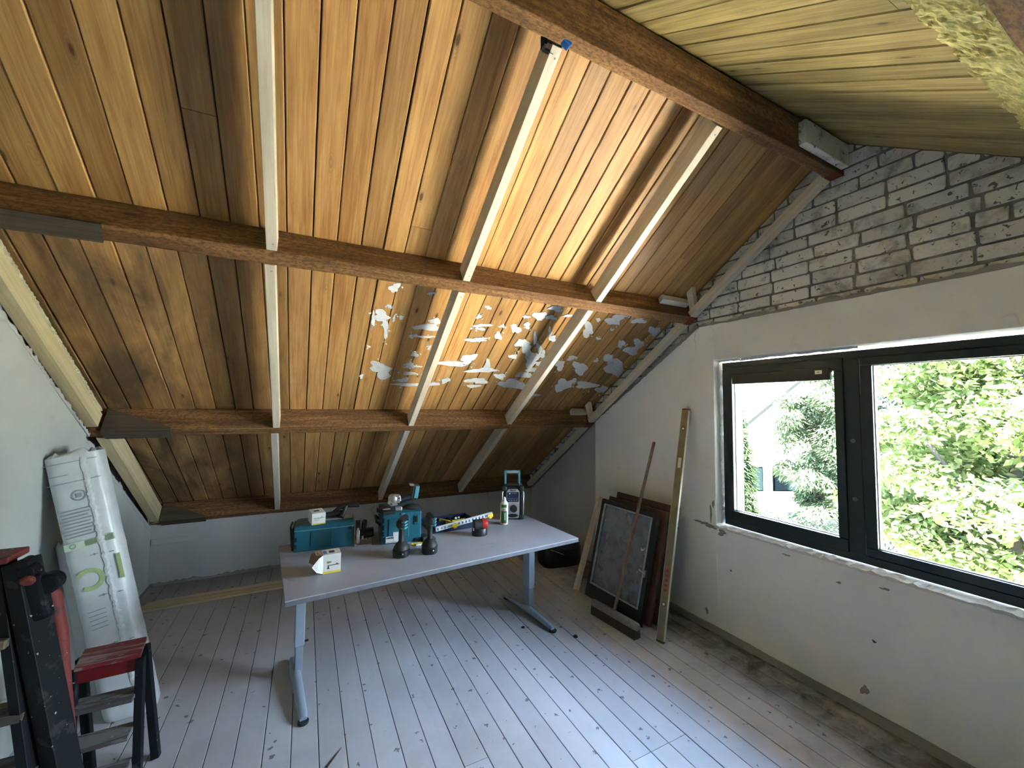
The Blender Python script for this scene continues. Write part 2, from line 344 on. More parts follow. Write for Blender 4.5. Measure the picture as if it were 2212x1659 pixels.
M['blue'] = plain('blue_clamp_plastic', (0.01, 0.12, 0.45), 0.4)
M['red_end'] = plain('red_primed_beam_end', (0.17, 0.025, 0.012), 0.7)

# ================================================================= SETTING
# floor ----------------------------------------------------------
b = MB(); x = XL-0.35+0.002; fw = 0.1145
k = 0
while x < XR+0.3:
    ends = [-2.4]
    rr = random.Random(k*13+5); y = -2.4 + rr.uniform(1.2, 5)
    if rr.random() < 0.35 and y < 3.5: ends.append(y)
    if 1.36 < x < 1.62: ends = [-2.4, 1.44]
    ends.append(YK+0.06); dz = rr.uniform(-0.0012, 0.0)
    for a, c in zip(ends[:-1], ends[1:]):
        g = 0.0016
        b.prism([(x+g, -0.02), (x+fw-g, -0.02), (x+fw-g, dz-0.0015), (x+fw-g-0.0015, dz), (x+g+0.0015, dz), (x+g, dz-0.0015)], a+0.0012, c-0.0012, 'y')
    x += fw; k += 1
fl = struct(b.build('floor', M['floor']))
s = MB(); s.box((0.75, 1.1, -0.12), (4.6, 7.4, 0.19)); s.build('subfloor', M['gap'], fl)

# roof boards ----------------------------------------------------
def roof(name, mat, mirror):
    b = MB(); pitch_ = 0.1113; x = 0.004 - pitch_*12; k = 0
    L = (ZR-0.661)/SA + 0.012; L0 = -0.45
    while x < XR+0.3:
        rr = random.Random(k*7+(100 if mirror else 3)); t0 = rr.uniform(-0.002, 0.002); t1 = t0+rr.uniform(-0.0025, 0.0025); g = 0.0013+rr.random()**3*0.003
        x1 = x+pitch_; c = 0.0035
        cuts = [L0, L]
        if rr.random() < (0.6 if mirror else 0.12): cuts = [L0, rr.uniform(1.0, 4.0), L]
        for a, e in zip(cuts[:-1], cuts[1:]):
            b.prism([(x+g, 0.02), (x+g, t0+c), (x+g+c, t0), (x1-g-c, t1), (x1-g, t1+c), (x1-g, 0.02)], a+0.001, e-0.001, 'y')
        x = x1; k += 1
    o = struct(b.build(name, mat))
    base = US(0, 0, DB)
    # local x across, local y up the slope, local z outwards
    ex, ey, ez = Vector((1, 0, 0)), Vector((0, -CA, SA)), Vector((0, SA, CA))
    if mirror: base = mir(base); ey = Vector((0, CA, SA)); ez = Vector((0, -SA, CA))
    m = Matrix(((ex.x, ey.x, ez.x, base.x), (ex.y, ey.y, ez.y, base.y), (ex.z, ey.z, ez.z, base.z), (0, 0, 0, 1)))
    o.matrix_world = m
    u = MB(); u.box((0.75, (L+.06+L0)/2, 0.081), (4.7, L-L0+0.06, 0.12)); u.build('roof_underlay', M['gap'], o)
    return o
ceil = roof('ceiling', M['roof'], False)
ceil2 = roof('ceiling', M['roof2'], True)

# splashes of white filler on the back slope (x, s, half width, half height, tilt)
SPL = [(0.437,2.853,0.029,0.006,0.005,-0.032),(0.397,2.621,0.046,0.006,0.006,-0.042),(0.439,2.518,0.017,0.003,0.013,-0.08),(0.355,2.584,0.012,0.001,0.007,-0.053),(0.519,2.624,0.015,0.002,0.003,-0.014),(0.475,2.617,0.007,0.001,0.003,-0.022),(0.703,2.563,0.069,0.009,0.008,-0.037),(0.735,2.624,0.045,0.007,0.004,-0.019),(0.623,2.467,0.026,0.004,0.004,-0.019),(0.706,2.469,0.054,0.006,0.003,-0.011),(0.761,2.367,0.01,0.001,0.005,-0.022),(0.674,2.284,0.022,0.002,0.006,-0.03),(0.482,2.08,0.067,0.005,0.012,-0.078),(0.437,2.146,0.035,0.003,0.006,-0.043),(0.355,2.331,0.007,0.001,0.002,-0.012),(0.667,2.166,0.025,0.001,0.007,-0.037),(0.684,2.146,0.057,0.005,0.002,-0.012),(0.68,2.067,0.058,0.004,0.003,-0.014),(0.65,1.986,0.039,0.002,0.005,-0.027),(0.701,1.929,0.102,0.005,0.004,-0.021),(0.978,1.995,0.032,0.001,0.009,-0.032),(0.892,1.944,0.056,0.003,0.004,-0.018),(0.349,2.009,0.014,0.001,0.002,-0.021),(0.961,2.207,0.117,0.01,0.009,-0.029),(1.081,2.274,0.062,0.006,0.016,-0.051),(1.046,2.799,0.015,0.003,0.005,-0.012),(1.016,2.706,0.02,0.004,0.006,-0.014),(1.069,2.63,0.063,0.009,0.005,-0.014),(1.068,2.595,0.038,0.005,0.004,-0.01),(1.062,2.477,0.072,0.009,0.005,-0.014),(1.101,2.5,0.04,0.005,0.005,-0.012),(1.329,2.63,0.036,0.005,0.019,-0.041),(1.402,2.677,0.025,0.004,0.013,-0.028),(1.224,2.543,0.032,0.004,0.012,-0.032),(1.219,2.643,0.013,0.001,0.006,-0.014),(1.24,2.148,0.112,0.009,0.011,-0.031),(1.253,2.236,0.018,0.002,0.022,-0.058),(1.266,2.183,0.029,0.002,0.014,-0.039),(1.243,2.011,0.084,0.005,0.014,-0.042),(1.236,1.938,0.054,0.002,0.008,-0.024),(1.422,2.081,0.041,0.002,0.017,-0.042),(1.435,2.335,0.03,0.003,0.013,-0.029),(1.442,2.494,0.051,0.006,0.019,-0.042),(1.526,2.411,0.042,0.005,0.033,-0.07),(1.613,2.313,0.063,0.006,0.041,-0.086),(1.529,2.553,0.017,0.002,0.027,-0.057),(1.622,2.443,0.022,0.002,0.03,-0.06),(1.453,2.781,0.066,0.009,0.015,-0.029),(1.549,2.865,0.054,0.009,0.014,-0.025),(1.551,2.779,0.041,0.006,0.01,-0.02),(1.675,2.815,0.057,0.009,0.005,-0.01),(1.625,2.623,0.015,0.001,0.031,-0.059),(1.676,2.571,0.034,0.004,0.015,-0.027),(1.684,2.385,0.022,0.003,0.021,-0.042),(1.588,1.98,0.118,0.007,0.03,-0.07),(1.659,2.109,0.092,0.006,0.015,-0.033),(1.725,2.185,0.075,0.006,0.02,-0.042),(1.785,2.237,0.059,0.005,0.014,-0.027),(1.93,2.702,0.05,0.006,0.044,-0.07),(1.954,2.82,0.018,0.002,0.009,-0.014),(2.1,2.832,0.08,0.012,0.03,-0.042),(2.148,2.887,0.048,0.007,0.012,-0.017),(2.335,2.857,0.06,0.009,0.022,-0.028),(2.146,2.731,0.013,0.001,0.007,-0.011),(2.137,2.241,0.058,0.005,0.062,-0.101),(2.099,1.995,0.096,0.005,0.046,-0.08),(2.175,2.065,0.031,0.002,0.019,-0.03),(2.352,2.008,0.1,0.005,0.037,-0.06),(2.364,2.383,0.045,0.004,0.055,-0.079),(2.525,2.272,0.099,0.008,0.1,-0.138),(2.526,2.518,0.064,0.006,0.048,-0.062),(2.534,2.61,0.063,0.007,0.037,-0.046),(2.243,2.36,0.018,0.001,0.015,-0.023),(2.582,1.947,0.064,0.004,0.039,-0.057),(2.352,2.589,0.032,0.004,0.034,-0.045),(2.087,2.621,0.02,0.003,0.01,-0.015),(1.908,2.27,0.051,0.005,0.031,-0.056),(1.794,2.352,0.032,0.003,0.009,-0.017),(1.976,2.369,0.043,0.004,0.018,-0.03),(2.583,2.769,0.055,0.007,0.047,-0.055),(1.713,2.277,0.049,0.004,0.011,-0.022),(0.798,1.984,0.021,0.001,0.004,-0.018),(0.655,2.852,0.021,0.004,0.003,-0.011),(0.43,2.707,0.015,0.002,0.002,-0.012),(1.357,2.758,0.027,0.004,0.004,-0.009),(1.878,1.834,0.056,0.002,0.008,-0.016)]
sp = MB(); r_ = random.Random(12)
for (cx, cs, ax, as_, bx, bs) in SPL:
    n = 18; ph = [r_.uniform(0, 6.28) for _ in range(4)]; top = []; bot = []
    for i in range(n):
        t = 2*PI*i/n; r = 1+.22*math.sin(2*t+ph[0])+.20*math.sin(3*t+ph[1])+.13*math.sin(5*t+ph[2])+.09*math.sin(7*t+ph[3])
        c_, s_ = math.cos(t)*r, math.sin(t)*r; x = cx+ax*c_+bx*s_; ss = cs+as_*c_+bs*s_
        x = min(x, XR-.01); top.append((x, ss)); 
    sp.loft([[US(x, q, DB+.004) for x, q in top], [US(x, q, DB-.0035) for x, q in top]])
    for k in range(r_.randint(1, 4)):
        a = r_.uniform(0, 6.28); d = r_.uniform(1.1, 1.9); x0 = min(cx+(ax*math.cos(a)+bx*math.sin(a))*d, XR-.02); s0 = cs+(as_*math.cos(a)+bs*math.sin(a))*d; q = r_.uniform(.003, .008)
        pts = [(x0+q*math.cos(2*PI*i/7)*r_.uniform(.6, 1.5), s0+q*math.sin(2*PI*i/7)*r_.uniform(.6, 1.5)) for i in range(7)]
        sp.loft([[US(x, p, DB+.004) for x, p in pts], [US(x, p, DB-.0035) for x, p in pts]])
so = sp.build('filler_splashes', M['paint_patch']); so['kind'] = 'stuff'; so['label'] = 'white filler splashes smeared on the boards'
so.parent = ceil; so.matrix_parent_inverse = ceil.matrix_world.inverted()
# gable wall on the right ---------------------------------------
def wallpoly(b, poly, x0, x1): b.prism(poly, x0, x1, 'x')
XO = 2.98
WY0, WY1, WZ0, WZ1 = 0.338, 1.944, 0.749, 1.945
wr = MB()
zd = lambda y: 2.213 - (y-2.06)*(2.213-1.47)/(3.269-2.06)     # upper rim of the plaster
wallpoly(wr, [(WY1, -.1), (3.3, -.1), (3.3, zd(3.3)), (2.06, 2.213), (WY1, 2.213)], XR, XO)
wallpoly(wr, [(WY0, -.1), (WY1, -.1), (WY1, WZ0), (WY0, WZ0)], XR, XO)
wallpoly(wr, [(WY0, WZ1), (WY1, WZ1), (WY1, 2.213), (WY0, 2.213)], XR, XO)
wallpoly(wr, [(2*YR-3.3, -.1), (WY0, -.1), (WY0, 2.213), (2*YR-2.06, 2.213), (2*YR-3.3, zd(3.3))], XR, XO)
wright = struct(wr.build('wall_right', M['plaster'], bevel=0.004))
ol = MB(); wallpoly(ol, [(3.3, -.1), (YK+.02, -.1), (YK+.02, .50), (3.3, zd(3.3)-.01)], XR+.012, XO)
wallpoly(ol, [(2*YR-YK-.02, -.1), (2*YR-3.3, -.1), (2*YR-3.3, zd(3.3)-.01), (2*YR-YK-.02, .50)], XR+.012, XO)
ol.build('old_plaster', M['plaster_old'], wright)
mo = MB(); zt = lambda y: ZR - abs(y-YR)*math.tan(AL) + 0.01
wallpoly(mo, [(-2.35, .3), (YK, .3), (YK, zt(YK)), (YR, zt(YR)), (-2.35, zt(-2.35)), ][0:0] or [(2.0, 1.5), (3.9, .45), (YK, .35), (YK, zt(YK)), (YR, ZR+.01), (2*YR-YK, zt(YK)), (2*YR-YK, .35), (2*YR-3.9, .45), (2*YR-2.0, 1.5), (2*YR-2.0, 2.2), (2.0, 2.2)], XR+.022, XO-.01)
mo.build('mortar', M['mortar'], wright)
# bricks: clipped courses
def clip(poly, n, c):
    out = []
    for i in range(len(poly)):
        p, q = poly[i], poly[(i+1) % len(poly)]; dp = p[0]*n[0]+p[1]*n[1]-c; dq = q[0]*n[0]+q[1]*n[1]-c
        if dp <= 0: out.append(p)
        if dp*dq < 0: t_ = dp/(dp-dq); out.append((p[0]+(q[0]-p[0])*t_, p[1]+(q[1]-p[1])*t_))
    return out
bk = MB(); rb = random.Random(3); cz = 0.48; row = 0
tA = math.tan(AL)
while cz < 3.15:
    y = -2.4 + (0.115 if row % 2 else 0) + rb.uniform(-.02, .02)
    while y < YK+.1:
        L_ = 0.212 if rb.random() > .12 else 0.10
        y0, y1, z0, z1 = y, y+L_, cz, cz+.066; y = y1+.012
        if (y0+y1)/2 > 3.2 and (z0+z1)/2 < zd((y0+y1)/2)+.03: continue
        if z1 < 2.19 and (abs((y0+y1)/2-YR) < 0.85 or z1 < zd(YR+abs((y0+y1)/2-YR))-.16): continue
        j = lambda: rb.uniform(-.0035, .0035)
        c = .006
        pl = [(y0+j(), z0+j()+c), (y0+c, z0+j()), (y1-c, z0+j()), (y1+j(), z0+c), (y1+j(), z1-c), (y1-c, z1+j()), (y0+c, z1+j()), (y0+j(), z1-c)]
        pl = clip(pl, (tA, 1), ZR+YR*tA-.004); pl = clip(pl, (-tA, 1), ZR-YR*tA-.004) if pl else pl
        if len(pl) < 3: continue
        xf = XR+.012+rb.uniform(-.003, .004)
        ym = sum(p[0] for p in pl)/len(pl); zm = sum(p[1] for p in pl)/len(pl)
        inner = [Vector((xf, p[0]+(ym-p[0])*.035, p[1]+(zm-p[1])*.08)) for p in pl]
        bk.loft([[Vector((XR+.03, p[0], p[1])) for p in pl], [Vector((xf+.004, p[0], p[1])) for p in pl], inner])
    cz += .0775; row += 1
bko = bk.build('brickwork', M['brick'], wright)
# plaster rim: rough cement strip along the top edge of the plaster
rm = MB(); rb = random.Random(9)
def rough_strip(mb, pts, wv, dv, seed, amp=.006, n=40):
    r_ = random.Random(seed); rings = []
    for i in range(n+1):
        f = i/n*(len(pts)-1); a = int(min(f, len(pts)-2)); p = Vector(pts[a]).lerp(Vector(pts[a+1]), f-a)
        w1 = Vector(wv)*(1+r_.uniform(-.5, .5)); q = p + Vector((0, r_.uniform(-amp, amp), r_.uniform(-amp, amp)))
        rings.append([q, q+Vector(dv), q+w1+Vector(dv)*(1+r_.uniform(-.3, .3)), q+w1])
    mb.loft(rings)
rough_strip(rm, [(XR-.004, 2.055, 2.205), (XR-.004, 0.2, 2.205)], (0, 0, .022), (.03, 0, 0), 1, .003, 50)
rough_strip(rm, [(XR-.004, 2.06, 2.205), (XR-.004, 3.3, zd(3.3)-.01)], (0, .012, .026), (.03, 0, 0), 2, .004, 50)
rm.build('cement_rim', M['grey_strip'], wright)


# holes, chips and smears on the right wall
def wall_blob(y, z, ry, rz_, mat, name, seed, dep=.0012):
    r_ = random.Random(seed); n = 16; ph = [r_.uniform(0, 6.28) for _ in range(3)]; pts = []
    for i in range(n):
        a = 2*PI*i/n; r = 1+.25*math.sin(2*a+ph[0])+.2*math.sin(3*a+ph[1])+.15*math.sin(5*a+ph[2]); pts.append((y+ry*r*math.cos(a), z+rz_*r*math.sin(a)))
    b = MB(); b.prism(pts, XR-dep, XR+.004, 'x'); return b.build(name, mat, wright)
for k, (y, z, ry, rz_, m_) in enumerate(((1.837, .475, .006, .006, 'ink'), (1.052, .40, .007, .007, 'ink'), (2.03, .12, .012, .02, 'grey_strip'), (1.985, .735, .035, .016, 'smear'), (2.06, .745, .05, .012, 'smear'), (1.90, .715, .03, .022, 'smear'), (1.985, .83, .010, .05, 'smear'), (1.965, .90, .008, .03, 'smear'), (1.47, .70, .018, .006, 'smear'), (1.00, .685, .02, .006, 'smear'), (1.20, .64, .012, .005, 'smear'), (1.10, .13, .018, .024, 'grey_strip'), (2.22, 1.42, .003, .004, 'ink'))):
    wall_blob(y, z, ry, rz_, M[m_], 'wall_hole' if m_ == 'ink' else 'plaster_smear', k)

# left gable wall ------------------------------------------------
wl = MB()
zl = lambda y: ZK + (YK-y)*tA
wallpoly(wl, [(-2.4, -.1), (3.26, -.1), (3.26, zl(3.26)-.055), (YR, zl(YR)-.055), (-2.4, zl(YK+.06)-.055)], -1.45, XL+.008)
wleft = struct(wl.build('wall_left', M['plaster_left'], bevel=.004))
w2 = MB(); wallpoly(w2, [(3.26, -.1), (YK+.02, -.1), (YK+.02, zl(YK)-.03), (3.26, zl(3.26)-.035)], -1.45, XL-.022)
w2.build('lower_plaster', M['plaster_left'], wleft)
w3 = MB(); wallpoly(w3, [(-2.4, .2), (YK, .2), (YK, zt(YK)), (YR, zt(YR)), (-2.4, zt(-2.4))], -1.44, XL-.045)
w3.build('wall_core', M['mortar'], wleft)
e_ = MB(); rough_strip(e_, [(XL+.01, 3.29, zl(3.26)-.072), (XL+.01, YR+.1, zl(YR+.1)-.072)], (0, .006, .018), (-.05, 0, 0), 6, .003, 160)
rough_strip(e_, [(XL-.02, YK-.02, zl(YK)-.05), (XL-.02, 3.3, zl(3.3)-.05)], (0, .01, .025), (-.05, 0, 0), 8, .006, 50)
e_.build('broken_edge', M['plaster_old'], wleft)

# knee walls -----------------------------------------------------
kb = MB(); kb.box(((XL+XR)/2, YK+.12, .21), (XR-XL+.8, .24, .66))
kb.prism([(YK+.04, .5), (YK+.25, .5), (YK+.25, .552), (YK+.04, .694)], XL-.38, XR+.33, 'x')
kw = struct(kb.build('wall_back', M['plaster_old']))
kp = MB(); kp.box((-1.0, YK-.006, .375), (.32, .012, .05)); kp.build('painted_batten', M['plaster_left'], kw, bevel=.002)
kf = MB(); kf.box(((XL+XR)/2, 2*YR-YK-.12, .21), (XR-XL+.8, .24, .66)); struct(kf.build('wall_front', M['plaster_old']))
# plinth strips ---------------------------------------------------
bb = MB(); bb.loft([[Vector((XR-.016+.003*math.sin(y*5.1)+.002*math.sin(y*17), y, 0)), Vector((XR-.012+.003*math.sin(y*4.3), y, .042+.004*math.sin(y*7.7)+.002*math.sin(y*23))), Vector((XR+.01, y, .046)), Vector((XR+.01, y, 0))] for y in [-2.3+k*.05 for k in range(113)]])
struct(bb.build('baseboard_right', M['grey_strip']))
bb = MB(); rough_strip(bb, [(XL+.01, YK-.018, 0), (XR, YK-.018, 0)], (0, 0, .022), (0, .03, 0), 12, .0008, 160)
struct(bb.build('baseboard_back', M['grey_strip']))

# window ----------------------------------------------------------
XF = 2.72
win = struct(bpy.data.objects.new('window_1', None)); COL.objects.link(win)
def ringframe(mb, y0, y1, z0, z1, wy, wz, x0, x1):
    mb.box(((x0+x1)/2, (y0+y1)/2, z0+wz/2), (x1-x0, y1-y0, wz)); mb.box(((x0+x1)/2, (y0+y1)/2, z1-wz/2), (x1-x0, y1-y0, wz))
    mb.box(((x0+x1)/2, y0+wy/2, (z0+z1)/2), (x1-x0, wy, z1-z0-2*wz)); mb.box(((x0+x1)/2, y1-wy/2, (z0+z1)/2), (x1-x0, wy, z1-z0-2*wz))
f = MB(); ringframe(f, .352, 1.925, .762, 1.925, .05, .05, XF, XF+.075); f.box((XF+.0375, 1.141, 1.343), (.075, .075, 1.07))
f.build('window_frame', M['frame'], win, bevel=.004)
f = MB(); ringframe(f, 1.175, 1.888, .80, 1.888, .044, .072, XF-.012, XF+.06); sash = f.build('left_sash', M['frame'], win, bevel=.004)
f = MB(); f.box((XF-.016, 1.53, 1.80), (.03, .60, .072)); 
vent = f.build('vent_strip', M['black'], win, bevel=.004)
f = MB(); f.box((XF-.0325, 1.285, 1.812), (.002, .036, .022)); st = f.build('sticker', M['white_card'], vent)
f = MB(); f.box((XF-.034, 1.285, 1.812), (.001, .014, .008)); f.build('sticker_print', M['ink_grey'], st)
f = MB(); ringframe(f, .392, 1.100, .80, 1.888, .052, .052, XF+.0, XF+.06); f.build('right_sash', M['frame'], win, bevel=.004)
for nm, (a, c, z0, z1), xs in (('left_pane', (1.219, 1.844, .872, 1.816), XF+.03), ('right_pane', (.444, 1.048, .852, 1.836), XF+.03)):
    f = MB(); f.box((xs, (a+c)/2, (z0+z1)/2), (.004, c-a, z1-z0)); p_ = f.build(nm, M['glass'], win)
    f = MB(); ringframe(f, a-.002, c+.002, z0-.002, z1+.002, .006, .006, xs-.010, xs-.003); f.build('pane_spacer', M['frame_in'], p_)
for yy, zz in ((1.141, 1.42), (1.141, 1.10)):
    f = MB(); f.cyl((XF-.002, yy, zz), (XF+.001, yy, zz), .012); f.build('screw_cap', M['edge'], win)
# foam and rough mortar round the frame
fo = MB()
rough_strip(fo, [(XF-.012, 1.935, .76), (XF-.012, 1.935, 1.935)], (0, .014, 0), (.03, 0, 0), 21, .004, 60)
rough_strip(fo, [(XF-.020, 1.94, 1.93), (XF-.020, 1.10, 1.935)], (0, 0, .018), (.03, 0, 0), 22, .005, 50)
rough_strip(fo, [(XF-.012, .345, .76), (XF-.012, .345, 1.935)], (0, -.012, 0), (.03, 0, 0), 23, .004, 50)
fo.build('joint_foam', M['foam_white'], win)
sl = MB(); rough_strip(sl, [(XR-.006, 1.955, WZ0-.012), (XR-.006, .33, WZ0-.012)], (0, 0, .016), (.075, 0, 0), 25, .003, 70)
sl.build('sill_mortar', M['foam_white'], win)

# ================================================================= ROOF TIMBERS
def beam_slope(name, label, s0, s1, x0, x1, d0, d1, mat, cat='beam', mirror=False, bevel=.004, group=None, end=None):
    o = MB(); n = 30; r_ = random.Random(int(s0*100)+7); rings = []
    for i in range(n+1):
        x = x0+(x1-x0)*i/n; j = lambda: r_.uniform(-.0012, .0012)
        q = [US(x, s0+j(), d0+j()), US(x, s1+j(), d0+j()), US(x, s1+j(), d1), US(x, s0+j(), d1)]
        rings.append([mir(v) for v in q] if mirror else q)
    o.loft(rings); ob = o.build(name, mat, bevel=bevel)
    base = rings[0][0].copy(); tag(ob, label, cat, group)
    if end:
        for (xa, xb) in end:
            e = MB(); q0 = [US(xa, s0-.001, d0-.001), US(xa, s1+.001, d0-.001), US(xa, s1+.001, d0+.06), US(xa, s0-.001, d0+.04)]
            q1 = [v+Vector((xb-xa, 0, 0)) for v in q0]; e.loft([q0, q1]); e.build('red_end_patch', M['red_end'], ob)['label'] = 'red primed end of the beam'
    return ob
beam_slope('roof_purlin', 'rough brown roof beam halfway up the slope, meeting the bare brick at its right end', S2, 3.10, XL-.02, XR-.002, 0, DB-.002, M['purlin'], end=[(XR-.075, XR-.003)])
beam_slope('roof_purlin', 'brown roof beam below the filler-splashed boards, at the height of the right wall plaster joint', S1, 1.587, XL-.02, XR-.002, 0, DB-.002, M['purlin'], end=[(XR-.085, XR-.003)])
beam_slope('wall_plate', 'lowest brown roof beam resting on the grey knee wall behind the table', -.012, .075, XL-.02, XR-.002, .0, DB-.002, M['purlin'])
beam_slope('roof_purlin', 'dark beam on the yellowish front slope at the top right corner, edged with spray foam', S2, 3.10, XL-.02, XR-.002, 0, DB-.002, M['purlin'], mirror=True)
# ridge beam (upright)
rb_ = MB(); rings = []; r_ = random.Random(31)
for i in range(31):
    x = XL-.02+(XR-.002-XL+.02)*i/30; j = lambda: r_.uniform(-.0012, .0012)
    rings.append([Vector((x, 1.168+j(), 2.906+j())), Vector((x, 1.168, 3.09)), Vector((x, 1.141, 3.115)), Vector((x, 1.109, 3.09)), Vector((x, 1.109+j(), 2.906+j()))])
rb_.loft(rings); ridge = rb_.build('ridge_beam', M['purlin'], bevel=.004)
tag(ridge, 'thick brown ridge beam running diagonally under the top of the roof to the brick gable', 'beam')
e = MB(); e.box((XR-.04, 1.1385, 2.935), (.07, .062, .062)); e.build('red_end_patch', M['red_end'], ridge)['label'] = 'red primed end of the beam'
# white painted block on the side of the ridge
b = MB(); b.box((2.405, 1.088, 2.992), (.42, .038, .125), Ry(.02)); ob = b.build('white_block', M['brick'], bevel=.004)
tag(ob, 'pitted off-white block fixed to the side of the ridge beam beside the brick gable', 'block')

# spray foam along the front slope purlin
b = MB(); r_ = random.Random(5); n = 150; rings = []
for i in range(n+1):
    x = XL+(XR-XL)*i/n; w0 = 3.10+.0; j = lambda a=.008: r_.uniform(-a, a)
    q = [US(x, 3.102, .03+j(.006)), US(x, 3.125+j(.006), .02+j(.006)), US(x, 3.175+j(), .055+j()), US(x, 3.23+j(), .085+j()), US(x, 3.29+j(), .108+j()), US(x, 3.35+j(.01), .130+j(.006)), US(x, 3.41+j(.018), .152+j(.005)), US(x, 3.45+j(.02), DB+.003), US(x, 3.102, DB+.003)]
    rings.append([mir(v) for v in q])
b.loft(rings); ob = b.build('spray_foam', M['foam_yellow'], smooth=False)
m_ = ob.modifiers.new('sub', 'SUBSURF'); m_.levels = 2; m_.render_levels = 2; m_.subdivision_type = 'SIMPLE'
tx = bpy.data.textures.new('foam_noise', 'CLOUDS'); tx.noise_scale = .012; m_ = ob.modifiers.new('d', 'DISPLACE'); m_.texture = tx; m_.strength = .015; m_.mid_level = .5
tag(ob, 'crumbly yellow spray foam band along the beam at the top right corner', 'foam')

# battens -----------------------------------------------------------
def batten(label, x, s0, s1, wd=.042, dp=.100, mat='pine', group='new pale battens fixed between the roof beams', x1=None, d0=0.0, name='wooden_batten', screws=True, cut=0.0):
    x1 = x if x1 is None else x1
    b = MB(); L = s1-s0; dx = x1-x
    b.hexa([Vector((-wd/2, 0, 0)), Vector((wd/2, 0, 0)), Vector((dx-wd/2, L, 0)), Vector((dx+wd/2, L, 0)), Vector((-wd/2, cut, dp)), Vector((wd/2, cut, dp)), Vector((dx-wd/2, L-cut, dp)), Vector((dx+wd/2, L-cut, dp))])
    ob = b.build(name, M[mat], bevel=.002); base = US(x, s0, d0)
    ob.matrix_world = Matrix(((1, 0, 0, base.x), (0, -CA, SA, base.y), (0, SA, CA, base.z), (0, 0, 0, 1)))
    tag(ob, label, 'batten', group)
    if screws:
        for f_ in (.035, L-.035):
            c = MB(); c.cyl((dx*f_/L+.006, f_, -.0008), (dx*f_/L+.006, f_, .002), .0042, n=10); c.build('screw', M['ink_grey'], ob)
    return ob
XA, XB, XC = (-.150, -.158, -.180, -.212), (.772, .768, .768, .750), (1.668, 1.690, 1.668, 1.660)
which = ('first from the left', 'second from the left', 'third from the left')
for nm, X_, wds in zip(which, (XA, XB, XC), (.042, .042, .044)):
    batten('pale batten between ridge and middle roof beam, '+nm, X_[1], 3.102, 4.192, wds, x1=X_[0])
    batten('pale batten between middle and lower roof beams, '+nm, X_[2]+(.004 if nm[0] != 'f' else 0), 1.589, 3.02, wds, x1=(X_[1]+X_[2])/2)
    batten('pale batten between lower beam and knee wall beam, '+nm, X_[3], .085, 1.508, wds, x1=(X_[2]+X_[3])/2)
# against the right wall
batten('pinkish pale batten rising along the brick gable from middle beam to ridge', 2.606, 3.06, 4.19, .062, .05, 'pine', x1=2.612)
batten('pale batten along the right wall between the middle and lower beams', 2.606, 1.60, 3.015, .062, .05, 'pine', x1=2.606)
batten('dull batten along the right wall below the lower beam, ending above the radio', 2.606, .07, 1.505, .062, .05, 'pine', x1=2.606)
# against the left wall
batten('yellowish thick rafter beside the left wall above the lower beam', -1.13, 1.63, 3.02, .056, .09, 'pine_y', group=None, x1=-1.128, name='edge_rafter')
batten('grooved yellowish rafter beside the left wall below the lower beam', -1.135, .03, 1.50, .060, .13, 'pine_y', group=None, x1=-1.115, name='edge_rafter')
batten('yellowish rafter beside the left wall above the middle beam', -1.13, 3.102, 4.19, .056, .09, 'pine_y', group=None, name='edge_rafter')
b = MB(); r_ = random.Random(8); rings = []
for i in range(160):
    s_ = 1.66+(3.0-1.66)*i/159; j = lambda: r_.uniform(-.007, .007)
    j = lambda: r_.uniform(-.003, .003); rings.append([US(-1.14, s_, .0915), US(-1.103+j(), s_, .0915), US(-1.099+j(), s_, .10+j()), US(-1.102+j(), s_, .112+j()), US(-1.14, s_, .112)])
b.loft(rings); ob = b.build('foam_bead', M['foam_pale']); tag(ob, 'ragged pale yellow foam bead along the upper side of the left edge rafter', 'foam')
# small blocks at the right ends of the purlins
for s_, who, lo in ((3.102, 'middle', 'end of the middle roof beam'), (1.589, 'lower', 'end of the lower roof beam')):
    b = MB(); p0 = US(2.33, s_+.001, .105); 
    q = [US(2.335, s_, .10), US(2.335, s_+.022, .10), US(2.36, s_+.022, .15), US(2.36, s_, .15)]
    b.loft([[US(2.30 if s_ > 2 else 2.385, s_+.001, .095), US(2.30 if s_ > 2 else 2.385, s_+.045, .095), US(2.32 if s_ > 2 else 2.40, s_+.045, .150), US(2.32 if s_ > 2 else 2.40, s_+.001, .150)],
            [US(2.585, s_+.001, .095), US(2.585, s_+.045, .095), US(2.585, s_+.045, .150), US(2.585, s_+.001, .150)]])
    ob = b.build('short_block', M['white_card'] if s_ > 2 else M['pine'], bevel=.002); tag(ob, 'short white-edged block on the right '+lo, 'block')
    b = MB(); b.loft([[US(2.59, s_+.005, 0.052), US(2.63, s_+.005, .052), US(2.63, s_+.06, .052), US(2.59, s_+.06, .052)], [US(2.545, s_+.09, DB-.004), US(2.585, s_+.09, DB-.004), US(2.585, s_+.15, DB-.004), US(2.545, s_+.15, DB-.004)]])
    ob = b.build('standoff_block', M['pine'], bevel=.002); tag(ob, 'short slanting wooden spacer above the right '+lo, 'block')
